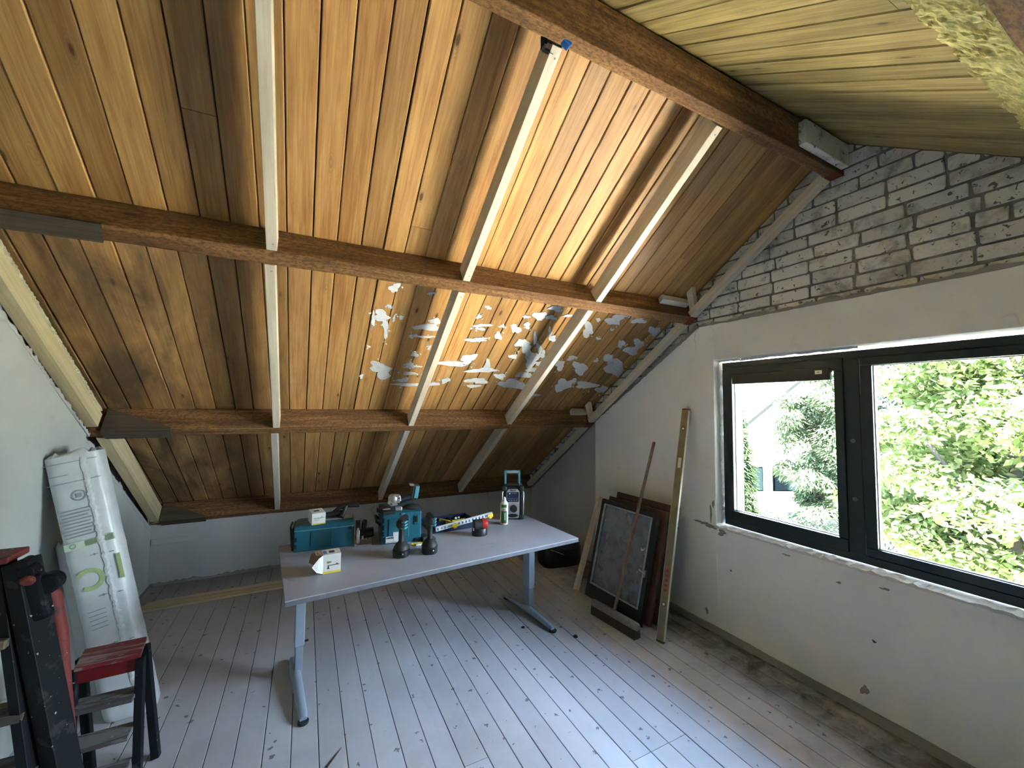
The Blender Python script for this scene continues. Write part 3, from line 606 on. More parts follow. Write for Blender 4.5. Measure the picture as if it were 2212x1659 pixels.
# dark stained boards on the left ends of the purlins
def gusset(label, s_top, xl, xr, dmax=.155):
    b = MB(); t_ = .012
    f0 = [US(xl, s_top+.0005, -.012), US(xr, s_top+.0005, -.012), US(xr, s_top+.0005, .012), US(xl, s_top+.0005, dmax)]
    f1 = [v + Vector((0, -CA, SA))*t_ for v in f0]; b.loft([f0, f1])
    g0 = [US(xl, s_top+t_, -.012), US(xr, s_top+t_, -.012), US(xr, s_top-.08, -.012), US(xl, s_top-.08, -.012)]
    g1 = [v + Vector((0, SA, CA))*.0115 for v in g0]; b.loft([g0, g1])
    ob = b.build('gusset_board', M['dark_board']); tag(ob, label, 'board'); return ob
gusset('dark tapering board on the left end of the lower roof beam above the wrapped roll', 1.588, -1.098, -.77)
gusset('dark tapering board on the left end of the lowest roof beam above the knee wall', .076, -1.098, -.78)
b = MB(); b.loft([[US(-1.14, 3.018, -.010), US(-1.14, 3.106, -.010), US(-1.14, 3.106, 0), US(-1.14, 3.018, 0)], [US(-.735, 3.018, -.010), US(-.72, 3.106, -.010), US(-.72, 3.106, 0), US(-.735, 3.018, 0)]])
ob = b.build('gusset_board', M['dark_board']); tag(ob, 'dark grey board under the left end of the middle roof beam', 'board')
# blue clamp at the ridge
cl = empty('bar_clamp', 'small black and blue clamp holding the second long batten against the ridge beam', 'clamp', (.775, 1.15, 2.897))
b = MB(); b.box((-.02, .02, .02), (.075, .02, .018)); b.box((-.055, .03, .012), (.012, .03, .05)); b.box((-.03, .045, -.005), (.045, .012, .012)); b.build('jaw', M['black'], cl, bevel=.002)
b = MB(); b.box((.022, .0, .016), (.035, .03, .03), Ry(.5)); b.build('blue_pad', M['blue'], cl, bevel=.004)
#@@PART2
# ================================================================= OUTSIDE
M['bounce_ground'] = plain('pale_bounce_ground', (0.50, 0.46, 0.38), 0.9, var=.3, nscale=3)  # unseen ground, made pale to bounce sunlight up into the room
M['house_wall'] = plain('pale_house_render', (0.72, 0.68, 0.64), 0.9)
M['roof_tile'] = plain('pale_roof_tiles', (0.02, 0.02, 0.02), 0.9, var=.2, nscale=9)
M['verge'] = plain('grey_verge_board', (0.0045, 0.005, 0.0055), 0.9, spec=0.0)
M['house_glass'] = plain('dark_house_glass', (0.0025, 0.0042, 0.005), 0.9, spec=0.0)
M['house_frame'] = plain('dark_house_window_frame', (0.0008, 0.001, 0.0014), 0.9, spec=0.0)
M['bark'] = plain('pale_bark', (0.014, 0.012, 0.009), 0.9, var=.3)
g = MB(); g.box((30, 5, -4.3), (70, 70, .2)); g = g.build('garden_ground', M['bounce_ground']); struct(g)
hr = empty('neighbour_house', 'pale gabled house with dark framed windows seen through the left pane', 'house', (0, 0, 0))
hr.matrix_world = Matrix.Translation((9.1, 18.0, 0)) @ Matrix.Rotation(-0.4727, 4, 'Z')
# local: x to the right along the gable, y away, z up (x measured from the camera axis at 20 m)
h = MB(); h.prism([(7.5, -4.3), (20.5, -4.3), (20.5, -1.35), (15.0, 3.55), (9.0, -1.35+.35), (7.5, -1.35)][0:3] + [(15.0, 3.4), (7.5, -2.6)], 0, 7, 'y')
h.build('wall', M['house_wall'], hr)
def slope_panel(mb, xa, za, xb, zb, y0, y1, t_=.18):
    mb.prism([(xa, za), (xb, zb), (xb, zb+t_), (xa, za+t_)], y0, y1, 'y')
h = MB(); slope_panel(h, 8.6, -1.7, 15.0, 3.45, -.35, 7.2); slope_panel(h, 15.0, 3.45, 21.2, -1.85, -.35, 7.2); rf = h.build('roof', M['roof_tile'], hr)
h = MB(); slope_panel(h, 8.6, -1.75, 15.0, 3.40, -.42, -.34, .16); slope_panel(h, 15.0, 3.40, 21.2, -1.9, -.42, -.34, .16); h.build('verge_board', M['verge'], rf)
for (xa, xb, za, zb) in ((13.8, 14.8, .6, 1.97), (11.2, 12.55, -2.52, -1.32), (13.05, 14.4, -2.52, -1.32)):
    h = MB(); h.box(((xa+xb)/2, -.03, (za+zb)/2), (xb-xa, .1, zb-za)); f = h.build('window', M['house_frame'], hr)
    h = MB(); h.box(((xa+xb)/2, -.09, (za+zb)/2), (xb-xa-.14, .04, zb-za-.14)); h.build('pane', M['house_glass'], f)
def foliage(mb, c, rad, n, size, seed, kind='leaf', shell=.55, fn=None):
    r_ = random.Random(seed); c = Vector(c)
    for i in range(n):
        while True:
            d = Vector((r_.uniform(-1, 1), r_.uniform(-1, 1), r_.uniform(-1, 1)))
            if .05 < d.length <= 1: break
        d = d.normalized()*(shell+(1-shell)*r_.random()**.6)
        if fn: p = c + fn(d, r_)
        else: p = c + Vector((d.x*rad[0], d.y*rad[1], d.z*rad[2]))
        s_ = size*r_.uniform(.6, 1.3)
        if kind == 'leaf':
            a = Vector((r_.gauss(0, 1), r_.gauss(0, 1), r_.gauss(0, .5)-.5)).normalized(); b_ = a.cross(Vector((r_.gauss(0, 1), r_.gauss(0, 1), r_.gauss(0, 1)))).normalized()
            nn = a.cross(b_)*.12*s_
            mb.add([p, p+a*s_*.5+b_*s_*.26+nn, p+a*s_, p+a*s_*.5-b_*s_*.26+nn], [(0, 1, 2), (0, 2, 3)])
        else:
            out = Vector((d.x, d.y, -.25)).normalized(); side = out.cross(Vector((0, 0, 1))).normalized()
            q = (out + Vector((r_.gauss(0, .35), r_.gauss(0, .35), r_.gauss(0, .3)))).normalized()
            mb.add([p, p+q*s_*.5+side*s_*.14, p+q*s_-Vector((0, 0, s_*.12)), p+q*s_*.5-side*s_*.14], [(0, 1, 2), (0, 2, 3)])
def clumps(mb, c, rad, nc, cr, n, size, seed, kind='leaf'):
    r_ = random.Random(seed)
    for k in range(nc):
        while True:
            d = Vector((r_.uniform(-1, 1), r_.uniform(-1, 1), r_.uniform(-1, 1)))
            if d.length <= 1: break
        p = Vector(c)+Vector((d.x*rad[0], d.y*rad[1], d.z*rad[2])); q = cr*r_.uniform(.6, 1.25)
        foliage(mb, p, (q, q, q*.62), n, size, seed*100+k, kind, .35)
def cone(h_, r0):
    def fn(d, r_):
        z = (1-(r_.random())**.7); rr = r0*(1-z)*(.85+.3*math.sin(z*40+d.x*3)) + .04; a = math.atan2(d.y, d.x); q = rr*r_.uniform(.55, 1)
        return Vector((math.cos(a)*q, math.sin(a)*q, z*h_))
    return fn
L1 = leafmat('broad_leaves', (0.024, 0.042, 0.010), (0.15, 0.17, 0.075), (0.055, 0.085, 0.02), .45); L2 = leafmat('blue_green_needles', (0.007, 0.011, 0.010), (0.024, 0.032, 0.028), (.008, .012, .009), .2)
L3 = leafmat('hedge_green', (0.006, 0.011, 0.005), (0.013, 0.021, 0.010), (.009, .016, .007), .25); L4 = leafmat('pale_shrub_leaves', (0.014, 0.02, 0.012), (0.09, 0.095, 0.08), (.04, .045, .03))
L5 = leafmat('spruce_green', (0.018, 0.030, 0.014), (0.085, 0.11, 0.062), (.03, .045, .02), .25)
def tree(name, label, base, fol, mat, trunk, cat='tree', branches=()):
    t = empty(name, label, cat, base)
    b = MB(); 
    if trunk:
        hgt, r0 = trunk; b.tube([(0, 0, 0), (r0*.6, 0, hgt*.4), (-r0*.5, r0, hgt*.75), (0, 0, hgt)], [r0, r0*.8, r0*.55, r0*.2])
        for (p, q, rr) in branches: b.tube([p, (Vector(p)+Vector(q))/2+Vector((0, 0, .1)), q], [rr, rr*.7, rr*.3])
        b.build('trunk', M['bark'], t)
    b = MB(); fol(b); o = b.build('foliage', mat, t, noclean=True); o['kind'] = 'stuff'; return t
L6 = leafmat('hedge_leaves', (0.010, 0.017, 0.009), (0.035, 0.048, 0.028), (.014, .02, .01), .25)
tree('leafy_tree', 'big light green broadleaf tree filling the right window pane', (8.3, 1.6, -4.2),
     lambda b: (clumps(b, (.1, -.3, 4.75), (1.5, 2.1, 2.3), 110, .5, 460, .12, 4)), L1, (6.3, .16),
     branches=[((0, 0, 3.2), (-.9, .8, 5.6), .06), ((0, 0, 3.6), (.4, -1.2, 6.2), .06), ((0, 0, 4.2), (-.6, -.6, 6.9), .05), ((0, 0, 2.8), (-.8, 1.0, 4.2), .05)])
tree('leafy_tree', 'pale feathery tree between the house gable and the window mullion', (12.6, 6.0, -4.2),
     lambda b: (clumps(b, (0, 0, 4.6), (.95, .95, 2.3), 70, .42, 560, .14, 8, 'n')), L5, (6.2, .12), branches=[((0, 0, 3), (-.5, .5, 4.6), .04), ((0, 0, 3.6), (.5, -.5, 5.4), .04)])
tree('conifer', 'dark blue-green conifer behind the leafy tree in the right window pane', (19.2, 6.2, -4.2), lambda b: foliage(b, (0, 0, .6), None, 11000, .34, 3, 'n', fn=cone(10.2, 2.6)), L2, (9.8, .2))
tree('columnar_conifer', 'narrow bright green columnar conifer at the left edge of the left pane', (8.36, 5.72, -4.2),
     lambda b: foliage(b, (0, 0, 3.0), (.45, .45, 3.1), 26000, .13, 6, 'n', .5, fn=None), L3, (4, .06))
tree('shrub', 'pale flowering shrub at the bottom right of the left window pane', (9.6, 4.5, -4.2), lambda b: clumps(b, (0, 0, 2.6), (.8, .8, .9), 34, .36, 420, .08, 12), L4, (2.6, .05), 'shrub')
tree('shrub', 'low green hedge shrub in front of the pale house', (10.6, 6.9, -4.2), lambda b: clumps(b, (0, 0, 2.2), (1.4, 1.2, 1.0), 60, .42, 520, .11, 14, 'n'), L6, (2.4, .05), 'shrub')
tree('leafy_tree', 'light green tree behind the first leafy tree, near the right edge', (12.5, 1.3, -4.2), lambda b: clumps(b, (0, 0, 5.2), (1.7, 2.1, 2.4), 60, .75, 260, .2, 18), L1, (7, .16))

# ================================================================= TABLE
TZ = 0.70
tb = empty('work_table', 'long grey height-adjustable table with blue-grey steel T-legs in front of the knee wall', 'table', (.80, 2.62, 0), math.radians(4.66))
FLc, FRc, BLc = Vector((-.043, 2.141)), Vector((1.689, 2.282)), Vector((-.136, 2.976))
ca, sa = math.cos(-math.radians(4.66)), math.sin(-math.radians(4.66))
def tl(x, y): dx, dy = x-.80, y-2.62; return (dx*ca-dy*sa, dx*sa+dy*ca)
a0 = tl(*FLc); a1 = tl(*FRc); a2 = tl(*BLc)
x0, x1, y0, y1 = (a0[0]+a2[0])/2, a1[0], (a0[1]+a1[1])/2, a2[1]
b = MB(); b.box(((x0+x1)/2, (y0+y1)/2, TZ-.003), (x1-x0, y1-y0, .006)); top = b.build('tabletop', M['table'], tb, bevel=.0015)
b = MB(); b.box(((x0+x1)/2, (y0+y1)/2, TZ-.0165), (x1-x0-.001, y1-y0-.001, .021)); b.build('edge_band', M['edge'], top, bevel=.002)
def mark(pts, name, mat, z=TZ+.0004, par=tb, wdt=.003, closed=True):
    b = MB(); q = [tl(*p) for p in pts]; q = q+[q[0]] if closed else q
    for p, r in zip(q[:-1], q[1:]):
        p, r = Vector(p), Vector(r); n_ = (r-p).normalized().orthogonal()*wdt/2
        b.loft([[Vector((*(p+n_), z-.0003)), Vector((*(p-n_), z-.0003)), Vector((*(p-n_), z)), Vector((*(p+n_), z))], [Vector((*(r+n_), z-.0003)), Vector((*(r-n_), z-.0003)), Vector((*(r-n_), z)), Vector((*(r+n_), z))]])
    return b.build(name, mat, par)
mark([(1.035, 2.44), (1.115, 2.435), (1.11, 2.38), (1.03, 2.385)], 'pencil_mark', M['ink_grey'], par=top)
b = MB(); q = [tl(*p) for p in ((-.072, 2.44), (-.05, 2.41), (-.03, 2.40), (-.02, 2.37), (-.045, 2.37), (-.055, 2.395))]; b.prism(q, TZ-.0005, TZ+.0005, 'z'); b.build('dark_stain', M['ink_grey'], top)
for (fx0, fy0, fx1, fy1, cx, cy) in ((.040, 2.345, -.024, 2.925, .010, 2.745), (1.615, 2.485, 1.530, 3.095, 1.595, 2.80)):
    A, B_, C_ = tl(fx0, fy0), tl(fx1, fy1), tl(cx, cy)
    cxl = C_[0]
    b = MB(); b.box((C_[0], C_[1], (.19+TZ-.03)/2+.0), (.052, .085, TZ-.03-.19)); leg = b.build('leg', M['steel'], tb, bevel=.005)
    b = MB(); b.box((C_[0], C_[1], .125), (.040, .072, .17)); b.build('inner_column', M['steel2'], leg, bevel=.004)
    # tapered foot, higher at the column
    b = MB(); rings = []
    A, B_ = Vector(A), Vector(B_); ax = (A-B_).normalized(); sd = ax.orthogonal(); cpos = (Vector(C_)-B_).dot(ax); LL = (A-B_).length
    for d_, hgt, hw in ((0, .018, .014), (.03, .026, .020), (cpos-.06, .048, .026), (cpos, .058, .030), (cpos+.06, .052, .028), (LL-.04, .030, .023), (LL, .020, .018)):
        p = B_+ax*d_
        ring = []
        for q in range(12):
            th = 2*PI*q/12; ring.append(Vector((*(p+sd*hw*math.cos(th)), .008+hgt/2*(1+math.sin(th)))))
        rings.append(ring)
    b.loft(rings); b.build('foot', M['steel'], leg, smooth=True)
    b = MB(); b.cyl((*A, 0), (*A, .012), .026); b.build('foot_pad', M['rubber'], leg, bevel=.002)
    b = MB(); b.cyl((*(B_+ax*.03), 0), (*(B_+ax*.03), .012), .022); b.build('foot_pad', M['rubber'], leg, bevel=.002)
    b = MB(); b.cyl((C_[0]+.026, C_[1]-.01, .20), (C_[0]+.048, C_[1]-.01, .20), .006); b.build('knob', M['black'], leg)
    b = MB(); b.box((C_[0], (y0+y1)/2, TZ-.037), (.06, .60, .02)); b.build('top_bracket', M['steel2'], leg, bevel=.003)
b = MB(); b.box(((tl(.010, 2.745)[0]+tl(1.595, 2.8)[0])/2, tl(.01, 2.745)[1]+.03, TZ-.055), (1.53, .04, .05)); b.build('cross_rail', M['steel2'], tb, bevel=.003)

# ------------------------------------------------ tool cases
def case(label, loc, rz, L, D, H, tall):
    t = empty('tool_case', label, 'tool case', loc, rz, 'teal tool cases')
    b = MB(); b.box((L/2, D/2, H/2), (L, D, H)); body = b.build('body', M['teal'], t, bevel=.008, seg=3)
    b = MB()
    if tall:
        b.box((L*.42, -.0015, H*.50), (L*.52, .006, H*.62)); b.build('front_panel', M['teal_d'] if 0 else M['teal'], t, bevel=.006)
        b = MB(); b.box((L*.865, -.002, H*.73), (L*.13, .006, H*.30)); b.build('recess', M['teal_d'], t, bevel=.003)
        b = MB(); b.box((L*.865, -.006, H*.75), (L*.07, .006, H*.20)); b.build('latch', M['black'], t, bevel=.002)
        b = MB(); b.box((L*.86, -.002, H*.06), (L*.08, .01, H*.12)); b.build('latch', M['black'], t, bevel=.002)
        for z in (.15, .35, .55, .78): 
            b = MB(); b.box((.006, -.001, H*z), (.014, .008, H*.15)); b.build('slot', M['black'], t)
        b = MB(); b.box((L*.52, -.003, H*.955), (L*.10, .008, .010)); b.build('top_catch', M['teal_l'], t, bevel=.002)
        b = MB(); b.tube([(-.004, D*.2, H*.55), (-.03, D*.25, H*.68), (-.03, D*.75, H*.68), (-.004, D*.8, H*.55)], .008); b.build('handle', M['black'], t, smooth=True)
        b = MB(); b.box((-.002, D/2, H/2), (.004, D*.98, H*.96)); b.build('side_panel', M['teal_d'], t)
        b = MB(); b.box((L/2, D/2, H+.0015), (L*.82, D*.86, .004)); b.build('lid_panel', M['teal_d'], t)
        # sticker
        st = MB(); st.box((L*.20, -.0058, H*.155), (L*.20, .0016, H*.20)); st.box((L*.345, -.0058, H*.22), (L*.13, .0016, H*.33)); s1 = st.build('sticker', M['white_card'], t)
        text_part('lettering', 'makita', .017, M['ink'], s1, (L*.20, -.0072, H*.215), (PI/2, 0, 0), shear=.2, bold=.0006)
        for z, a_, c_ in ((.085, .11, .40), (.285, .29, .39), (.355, .30, .39), (.15, .12, .28)):
            p = MB(); p.box((L*(a_+c_)/2, -.0068, H*z), (L*(c_-a_), .0006, .0018)); p.build('print_line', M['ink'] if z < .1 else M['ink_grey'], s1)
    else:
        b.box((L*.45, -.0015, H*.42), (L*.36, .006, H*.66)); b.build('front_panel', M['teal_d'], t, bevel=.006)
        b = MB(); b.box((L*.5, .0-.001, H*.84), (L*.99, .006, .006)); b.build('seam', M['teal_l'], t, bevel=.002)
        for z in (.22, .50): 
            b = MB(); b.box((.008, -.001, H*z), (.018, .008, H*.14)); b.build('slot', M['black'], t)
        b = MB(); b.box((L*.93, -.001, H*.77), (.02, .008, .02)); b.build('latch', M['black'], t, bevel=.002)
        b = MB(); b.box((-.006, D*.5, H*.5), (.012, D*.9, H*.9)); b.build('side_panel', M['black'], t, bevel=.004)
        b = MB(); b.tube([(-.012, .05, .02), (-.022, .05, H*.95), (-.018, .12, H*1.0)], .006); b.build('handle', M['black'], t, smooth=True)
        b = MB(); b.box((L*.52, D*.5, H+.0015), (L*.9, D*.9, .004)); b.build('lid_panel', M['teal'], t)
    return t
c1 = case('long low teal tool case at the left end of the table', (-.039, 2.800, TZ), math.radians(-3.5), .340, .20, .150, False)
c2 = case('tall teal tool case with white sticker behind the drills', (.460, 2.712, TZ), math.radians(-5.5), .250, .30, .195, True)

# white screw box on the low case
def carton(label, loc, rz, L, D, H, open_=False, logo=0, rot=None):
    t = empty('screw_box', label, 'box', loc, rz, 'white screw boxes'); 
    b = MB()
    if open_:
        w_ = .0015
        for c, d in (((0, 0, w_/2), (L, D, w_)), ((0, 0, H-w_/2), (L, D, w_)), ((0, -D/2+w_/2, H/2), (L, w_, H-2*w_)), ((0, D/2-w_/2, H/2), (L, w_, H-2*w_)), ((L/2-w_/2, 0, H/2), (w_, D-2*w_, H-2*w_))): b.box(c, d)
        b.build('carton', M['white_card'], t)
        b = MB(); b.box((.002, 0, H/2), (L-.012, D-.006, H-.006)); b.build('dark_inside', M['cream_card'], t) if 0 else None
        b = MB(); f = [(-L/2, -D/2, .002), (-L/2, -D/2, H-.002), (-L/2-.020, -D/2-.012, H*.92), (-L/2-.055, -D/2-.026, H*.55), (-L/2-.03, -D/2-.018, H*.2)]
        g_ = [Vector(p)+Vector((.0008, .0012, 0)) for p in f]; b.loft([[Vector(p) for p in f], g_]); b.build('flap', M['white_card'], t)
        f = [(-L/2, D/2, .002), (-L/2, D/2, H-.002), (-L/2-.05, D/2+.03, H*.8), (-L/2-.06, D/2+.035, H*.3)]
        b = MB(); g_ = [Vector(p)+Vector((.0008, -.0012, 0)) for p in f]; b.loft([[Vector(p) for p in f], g_]); b.build('flap', M['cream_card'], t)
        f = [(-L/2, -D/2+.002, H), (-L/2, D/2-.002, H), (-L/2-.035, D/2, H+.002), (-L/2-.03, -D/2+.02, H-.004)]
        b = MB(); g_ = [Vector(p)+Vector((0, 0, -.0012)) for p in f]; b.loft([[Vector(p) for p in f], g_]); b.build('flap', M['cream_card'], t)
    else:
        b.box((0, 0, H/2), (L, D, H)); b.build('carton', M['white_card'], t, bevel=.0015)
    e = .0006
    b = MB(); b.box((0, -D/2-e/2, H*.055), (L*.995, e, H*.10)); b.box((L/2+e/2, 0, H*.055), (e, D*.995, H*.10)); b.build('yellow_band', M['yellow'], t)
    b = MB()
    if logo == 0:
        r_ = random.Random(2)
        for k in range(15): b.box((-L*.36+k*L*.052, -D/2-e/2, H*.56), (L*.034, e, H*(.045 if k not in (6, 9) else .075)))
        b.box((L*.22, -D/2-e/2, H*.68), (L*.06, e, H*.05)); b.box((L*.19, -D/2-e/2, H*.64), (L*.03, e, H*.03)); b.build('print', M['ink'], t)
        b = MB(); 
        for k in range(3): b.box((-L*.15, -D/2-e/2, H*(.44-.05*k)), (L*(.4-.08*k), e, H*.014))
        b.build('small_print', M['ink_grey'], t)
        b = MB(); b.box((-L*.04, -D*.0, H+e/2), (L*.40, D*.24, e)); b.build('top_print', M['ink'], t)
    else:
        b.box((L*.10, -D/2-e/2, H*.42), (L*.62, e, H*.035)); b.box((L*.28, -D/2-e/2, H*.46), (L*.07, e, H*.07))
        b.prism([(-L*.28, H*.24), (-L*.12, H*.24), (-L*.17, H*.33), (-L*.17, H*.44), (-L*.23, H*.44), (-L*.23, H*.33)], -D/2-e, -D/2, 'y'); b.build('print', M['ink'], t)
        b = MB(); b.prism([(-L*.3, H*.56), (-L*.2, H*.52), (0, H*.58), (-L*.1, H*.64), (-L*.27, H*.65)], -D/2-e, -D/2, 'y'); b.build('screw_picture', M['cream_card'], t)
        b = MB(); b.box((.02*L, 0, H+e/2), (L*.30, D*.40, e)); b.build('top_print', M['ink'], t)
        b = MB(); b.box((-.36*L, 0, H+e/2), (L*.20, D*.6, e)); b.build('blue_print', M['ink_blue'], t)
    return t
carton('closed white screw box with yellow base band on top of the low tool case', (.085, 2.855, TZ+.1545), math.radians(9), .078, .125, .070)
carton('open white screw box lying with its flaps out near the table front edge', (.150, 2.432, TZ), math.radians(3), .088, .085, .098, True, 1)

# power planer-like black tool heap on the low case: black handle with grey guide shoe
t = empty('jigsaw', 'black power tool with grey shoe lying on the low teal case behind the white box', 'power tool', (.185, 2.90, TZ+.1545), math.radians(-3))
b = MB(); b.box((.03, 0, .004), (.17, .08, .008)); b.build('shoe', M['alu_d'], t, bevel=.002)
b = MB(); b.tube([(-.045, .0, .026), (0, 0, .028), (.06, 0, .030)], [.016, .019, .020], 14); b.build('body', M['black'], t, smooth=True)
b = MB(); b.tube([(-.01, 0, .03), (.03, .0, .065), (.09, 0, .078), (.155, 0, .072)], [.010, .013, .016, .014], 12); b.build('handle', M['black'], t, smooth=True)
b = MB(); b.tube([(.075, -.005, .075), (.06, -.02, .035), (.045, -.045, .012)], [.013, .012, .015], 12); b.build('front_grip', M['rubber'], t, smooth=True)
# circular saw between the cases
t = empty('circular_saw', 'circular saw with light metal guard standing between the two teal cases', 'power tool', (.345, 2.765, TZ), math.radians(-6))
b = MB(); b.box((.01, .06, .004), (.105, .16, .005)); b.box((-.035, -.018, .009), (.012, .004, .014)); b.build('base_plate', M['alu'], t, bevel=.001)
b = MB(); pts = [(.0, .0)]; 
arc = [(-.018+.004*0, 0)]
prof = [(.075*math.cos(th), .066+.075*math.sin(th)) for th in [PI*(1.30-1.45*i/20) for i in range(21)]]
b.prism([(p[0]+.055, max(p[1], .008)) for p in prof], -.033, -.012, 'x'); b.build('blade_guard', M['alu'], t, bevel=.004)
b = MB(); b.prism([(p[0]*.96+.055, p[1]*.98+.006) for p in prof[2:13]] + [(p[0]*.72+.055, p[1]*.8+.03) for p in prof[2:13]][::-1], -.038, -.008, 'x'); b.build('upper_guard', M['black'], t, bevel=.003)
b = MB(); b.cyl((-.012, .06, .055), (.075, .06, .060), .034, .030); b.build('motor', M['black'], t, bevel=.004)
b = MB(); b.cyl((.0, .01, .045), (.012, .01, .045), .012); b.cyl((.03, .025, .03), (.04, .02, .03), .008); b.build('bolt', M['alu'], t)
b = MB(); b.tube([(.01, .10, .07), (.015, .10, .125), (.02, .03, .140), (.015, -.01, .11)], .013, 12); b.build('handle', M['black'], t, smooth=True)

# angle grinder on the tall case
t = empty('angle_grinder', 'cordless angle grinder with silver gear head lying on the tall teal case', 'power tool', (.585, 2.82, TZ+.1985), math.radians(-8))
b = MB(); b.lathe([(.0, 0), (.030, .0), (.034, .012), (.034, .03), (.024, .045), (.0, .048)], (-.035, 0, .045), 24, 1.05, 1); b.build('gear_head', M['alu'], t, smooth=True)
b = MB(); b.prism([(-.075, .035), (-.055, .075), (-.025, .09), (.01, .085), (.015, .05), (-.01, .02), (-.055, .015)], -.028, .028, 'y'); b.build('gear_cover', M['alu'], t, bevel=.008, seg=3)
for q in ((-.05, .07), (.0, .07), (-.005, .035), (-.05, .035)):
    b = MB(); b.cyl((q[0], -.0295, q[1]), (q[0], -.027, q[1]), .005, n=12); b.build('screw', M['black'], t)
b = MB(); b.tube([(.0, .0, .05), (.05, .01, .062), (.10, .02, .07)], [.026, .024, .026], 16); b.build('body', M['black'], t, smooth=True)
b = MB(); b.box((.105, .02, .10), (.05, .062, .10), Ry(.15)); bt = b.build('battery', M['rubber'], t, bevel=.008)
b = MB(); b.box((.082, .0, .152), (.030, .05, .010), Ry(.15)); b.build('battery_clip', M['alu'], bt, bevel=.002)
b = MB(); b.box((.118, -.0125, .10), (.026, .004, .08), Ry(.15)); b.build('battery_label', M['teal_l'], bt, bevel=.001)
b = MB(); b.lathe([(0, 0), (.055, 0), (.058, .004), (.045, .016), (.02, .022), (0, .022)], (.085, -.01, .0), 28); b.build('disc_guard', M['rubber'], t, smooth=True)
b = MB(); b.box((-.005, -.07, .012), (.045, .035, .024)); b.build('wheel_flange', M['alu'], t, bevel=.006)
t = empty('work_gloves', 'black work gloves on the tall teal case left of the grinder', 'gloves', (.492, 2.745, TZ+.199), .1)
b = MB()
for k, (dx, ln) in enumerate(((-.03, .07), (-.012, .085), (.006, .088), (.024, .078))): b.tube([(dx, .0, .012), (dx*1.1, ln*.5, .014), (dx*1.3, ln, .010)], [.011, .010, .008], 10)
b.tube([(-.03, -.03, .014), (-.06, .0, .012)], [.011, .008], 10)
b.loft([[Vector((-.045, -.08, .0)), Vector((.035, -.08, .0)), Vector((.03, -.08, .02)), Vector((-.04, -.08, .02))], [Vector((-.042, .01, .0)), Vector((.034, .01, .0)), Vector((.03, .01, .026)), Vector((-.038, .01, .026))]]); 
b.build('glove', M['black'], t, smooth=True)
b = MB(); b.box((-.01, -.03, .026), (.045, .03, .002), Rx(-.05)); b.build('white_patch', M['alu_d'], t)

# cordless drills standing on their batteries
def drill(loc, rz, label):
    t = empty('cordless_drill', label, 'drill', loc, rz, 'black and teal cordless drills')
    b = MB(); rings = []
    for z, sx_, sy_, ox in ((0, .042, .054, 0), (.004, .047, .058, 0), (.040, .048, .059, 0)):
        rings.append([Vector((ox+sx_*math.copysign(abs(math.cos(a))**.75, math.cos(a)), sy_*math.copysign(abs(math.sin(a))**.75, math.sin(a)), z)) for a in [2*PI*i/28 for i in range(28)]])
    b.loft(rings); bt = b.build('battery', M['black'], t, smooth=True)
    b = MB(); b.box((.020, -.057, .024), (.024, .004, .020), Rz(.1)); b.build('battery_button', M['rubber'], bt, bevel=.002)
    b = MB(); b.cyl((.020, -.061, .026), (.020, -.058, .026), .004, n=12); b.build('button_dot', M['can_white'], bt)
    b = MB(); rings = []
    for z, sx_, sy_, oy in ((.041, .046, .056, 0), (.052, .044, .053, 0), (.070, .033, .040, 0), (.084, .0165, .024, .003), (.12, .0155, .022, .006), (.150, .016, .024, .006), (.165, .019, .030, 0)):
        rings.append([Vector((sx_*math.cos(a), oy+sy_*math.sin(a), z)) for a in [2*PI*i/24 for i in range(24)]])
    b.loft(rings); b.build('grip', M['rubber'], t, smooth=True)
    b = MB(); b.box((.0, -.0, .0440), (.079, .110, .003)); b.build('trim_line', M['teal_l'], t, bevel=.01) if 0 else None
    # motor housing along y, chuck pointing away
    b = MB(); b.tube([(0, -.052, .192), (0, -.045, .192), (0, -.02, .192), (0, .05, .190), (0, .085, .190)], [.016, .026, .031, .030, .024], 24); hs = b.build('motor_housing', M['black'], t, smooth=True)
    for z in (.205, .188, .171):
        b = MB(); pts = [(.031*math.cos(a), -.040+.012*math.sin(a*2)*0, z) for a in (0,)]
        b.box((.019, -.034, z), (.030, .040, .009), Rz(-.25)); b.build('teal_rib', M['teal_l'], hs, bevel=.003)
    b = MB(); b.tube([(0, .085, .19), (0, .12, .19), (0, .135, .19)], [.021, .020, .010], 18); b.build('chuck', M['rubber'], t, smooth=True)
    b = MB(); b.box((0, .032, .150), (.014, .014, .024)); b.build('trigger', M['black'], t, bevel=.003)
    b = MB(); b.box((-.0475, -.01, .024), (.0015, .010, .026)); b.build('side_glint_strip', M['alu_d'], bt)
    return t
drill((.537, 2.485, TZ), math.radians(-22), 'left cordless drill, with three teal ribs, in front of the tall case')
drill((.704, 2.466, TZ), math.radians(-13), 'right cordless drill, beside the yellow carabiner')
# carabiner
t = empty('carabiner', 'small yellow-rimmed carabiner tag lying left of the right drill', 'carabiner', (.668, 2.625, TZ), math.radians(-5))
b = MB(); pts = [(.038*math.cos(a), .016*math.sin(a)*(1+.35*math.cos(2*a)), .006) for a in [2*PI*i/24 for i in range(24)]]
b.tube(pts, .003, 8, True); b.build('ring', M['yellow_p'], t, smooth=True)
b = MB(); b.box((.004, -.022, .006), (.035, .018, .010)); b.build('tag', M['can_white'], t, bevel=.003)
# grey block behind the drill
t = empty('bit_holder', 'small dark grey wedge-shaped holder behind the right drill beside the organiser', 'holder', (.76, 2.70, TZ), .1)
b = MB(); b.prism([(-.05, 0), (.04, 0), (.04, .012), (-.02, .032), (-.05, .030)], -.04, .04, 'y'); b.build('body', M['rubber'], t, bevel=.003)
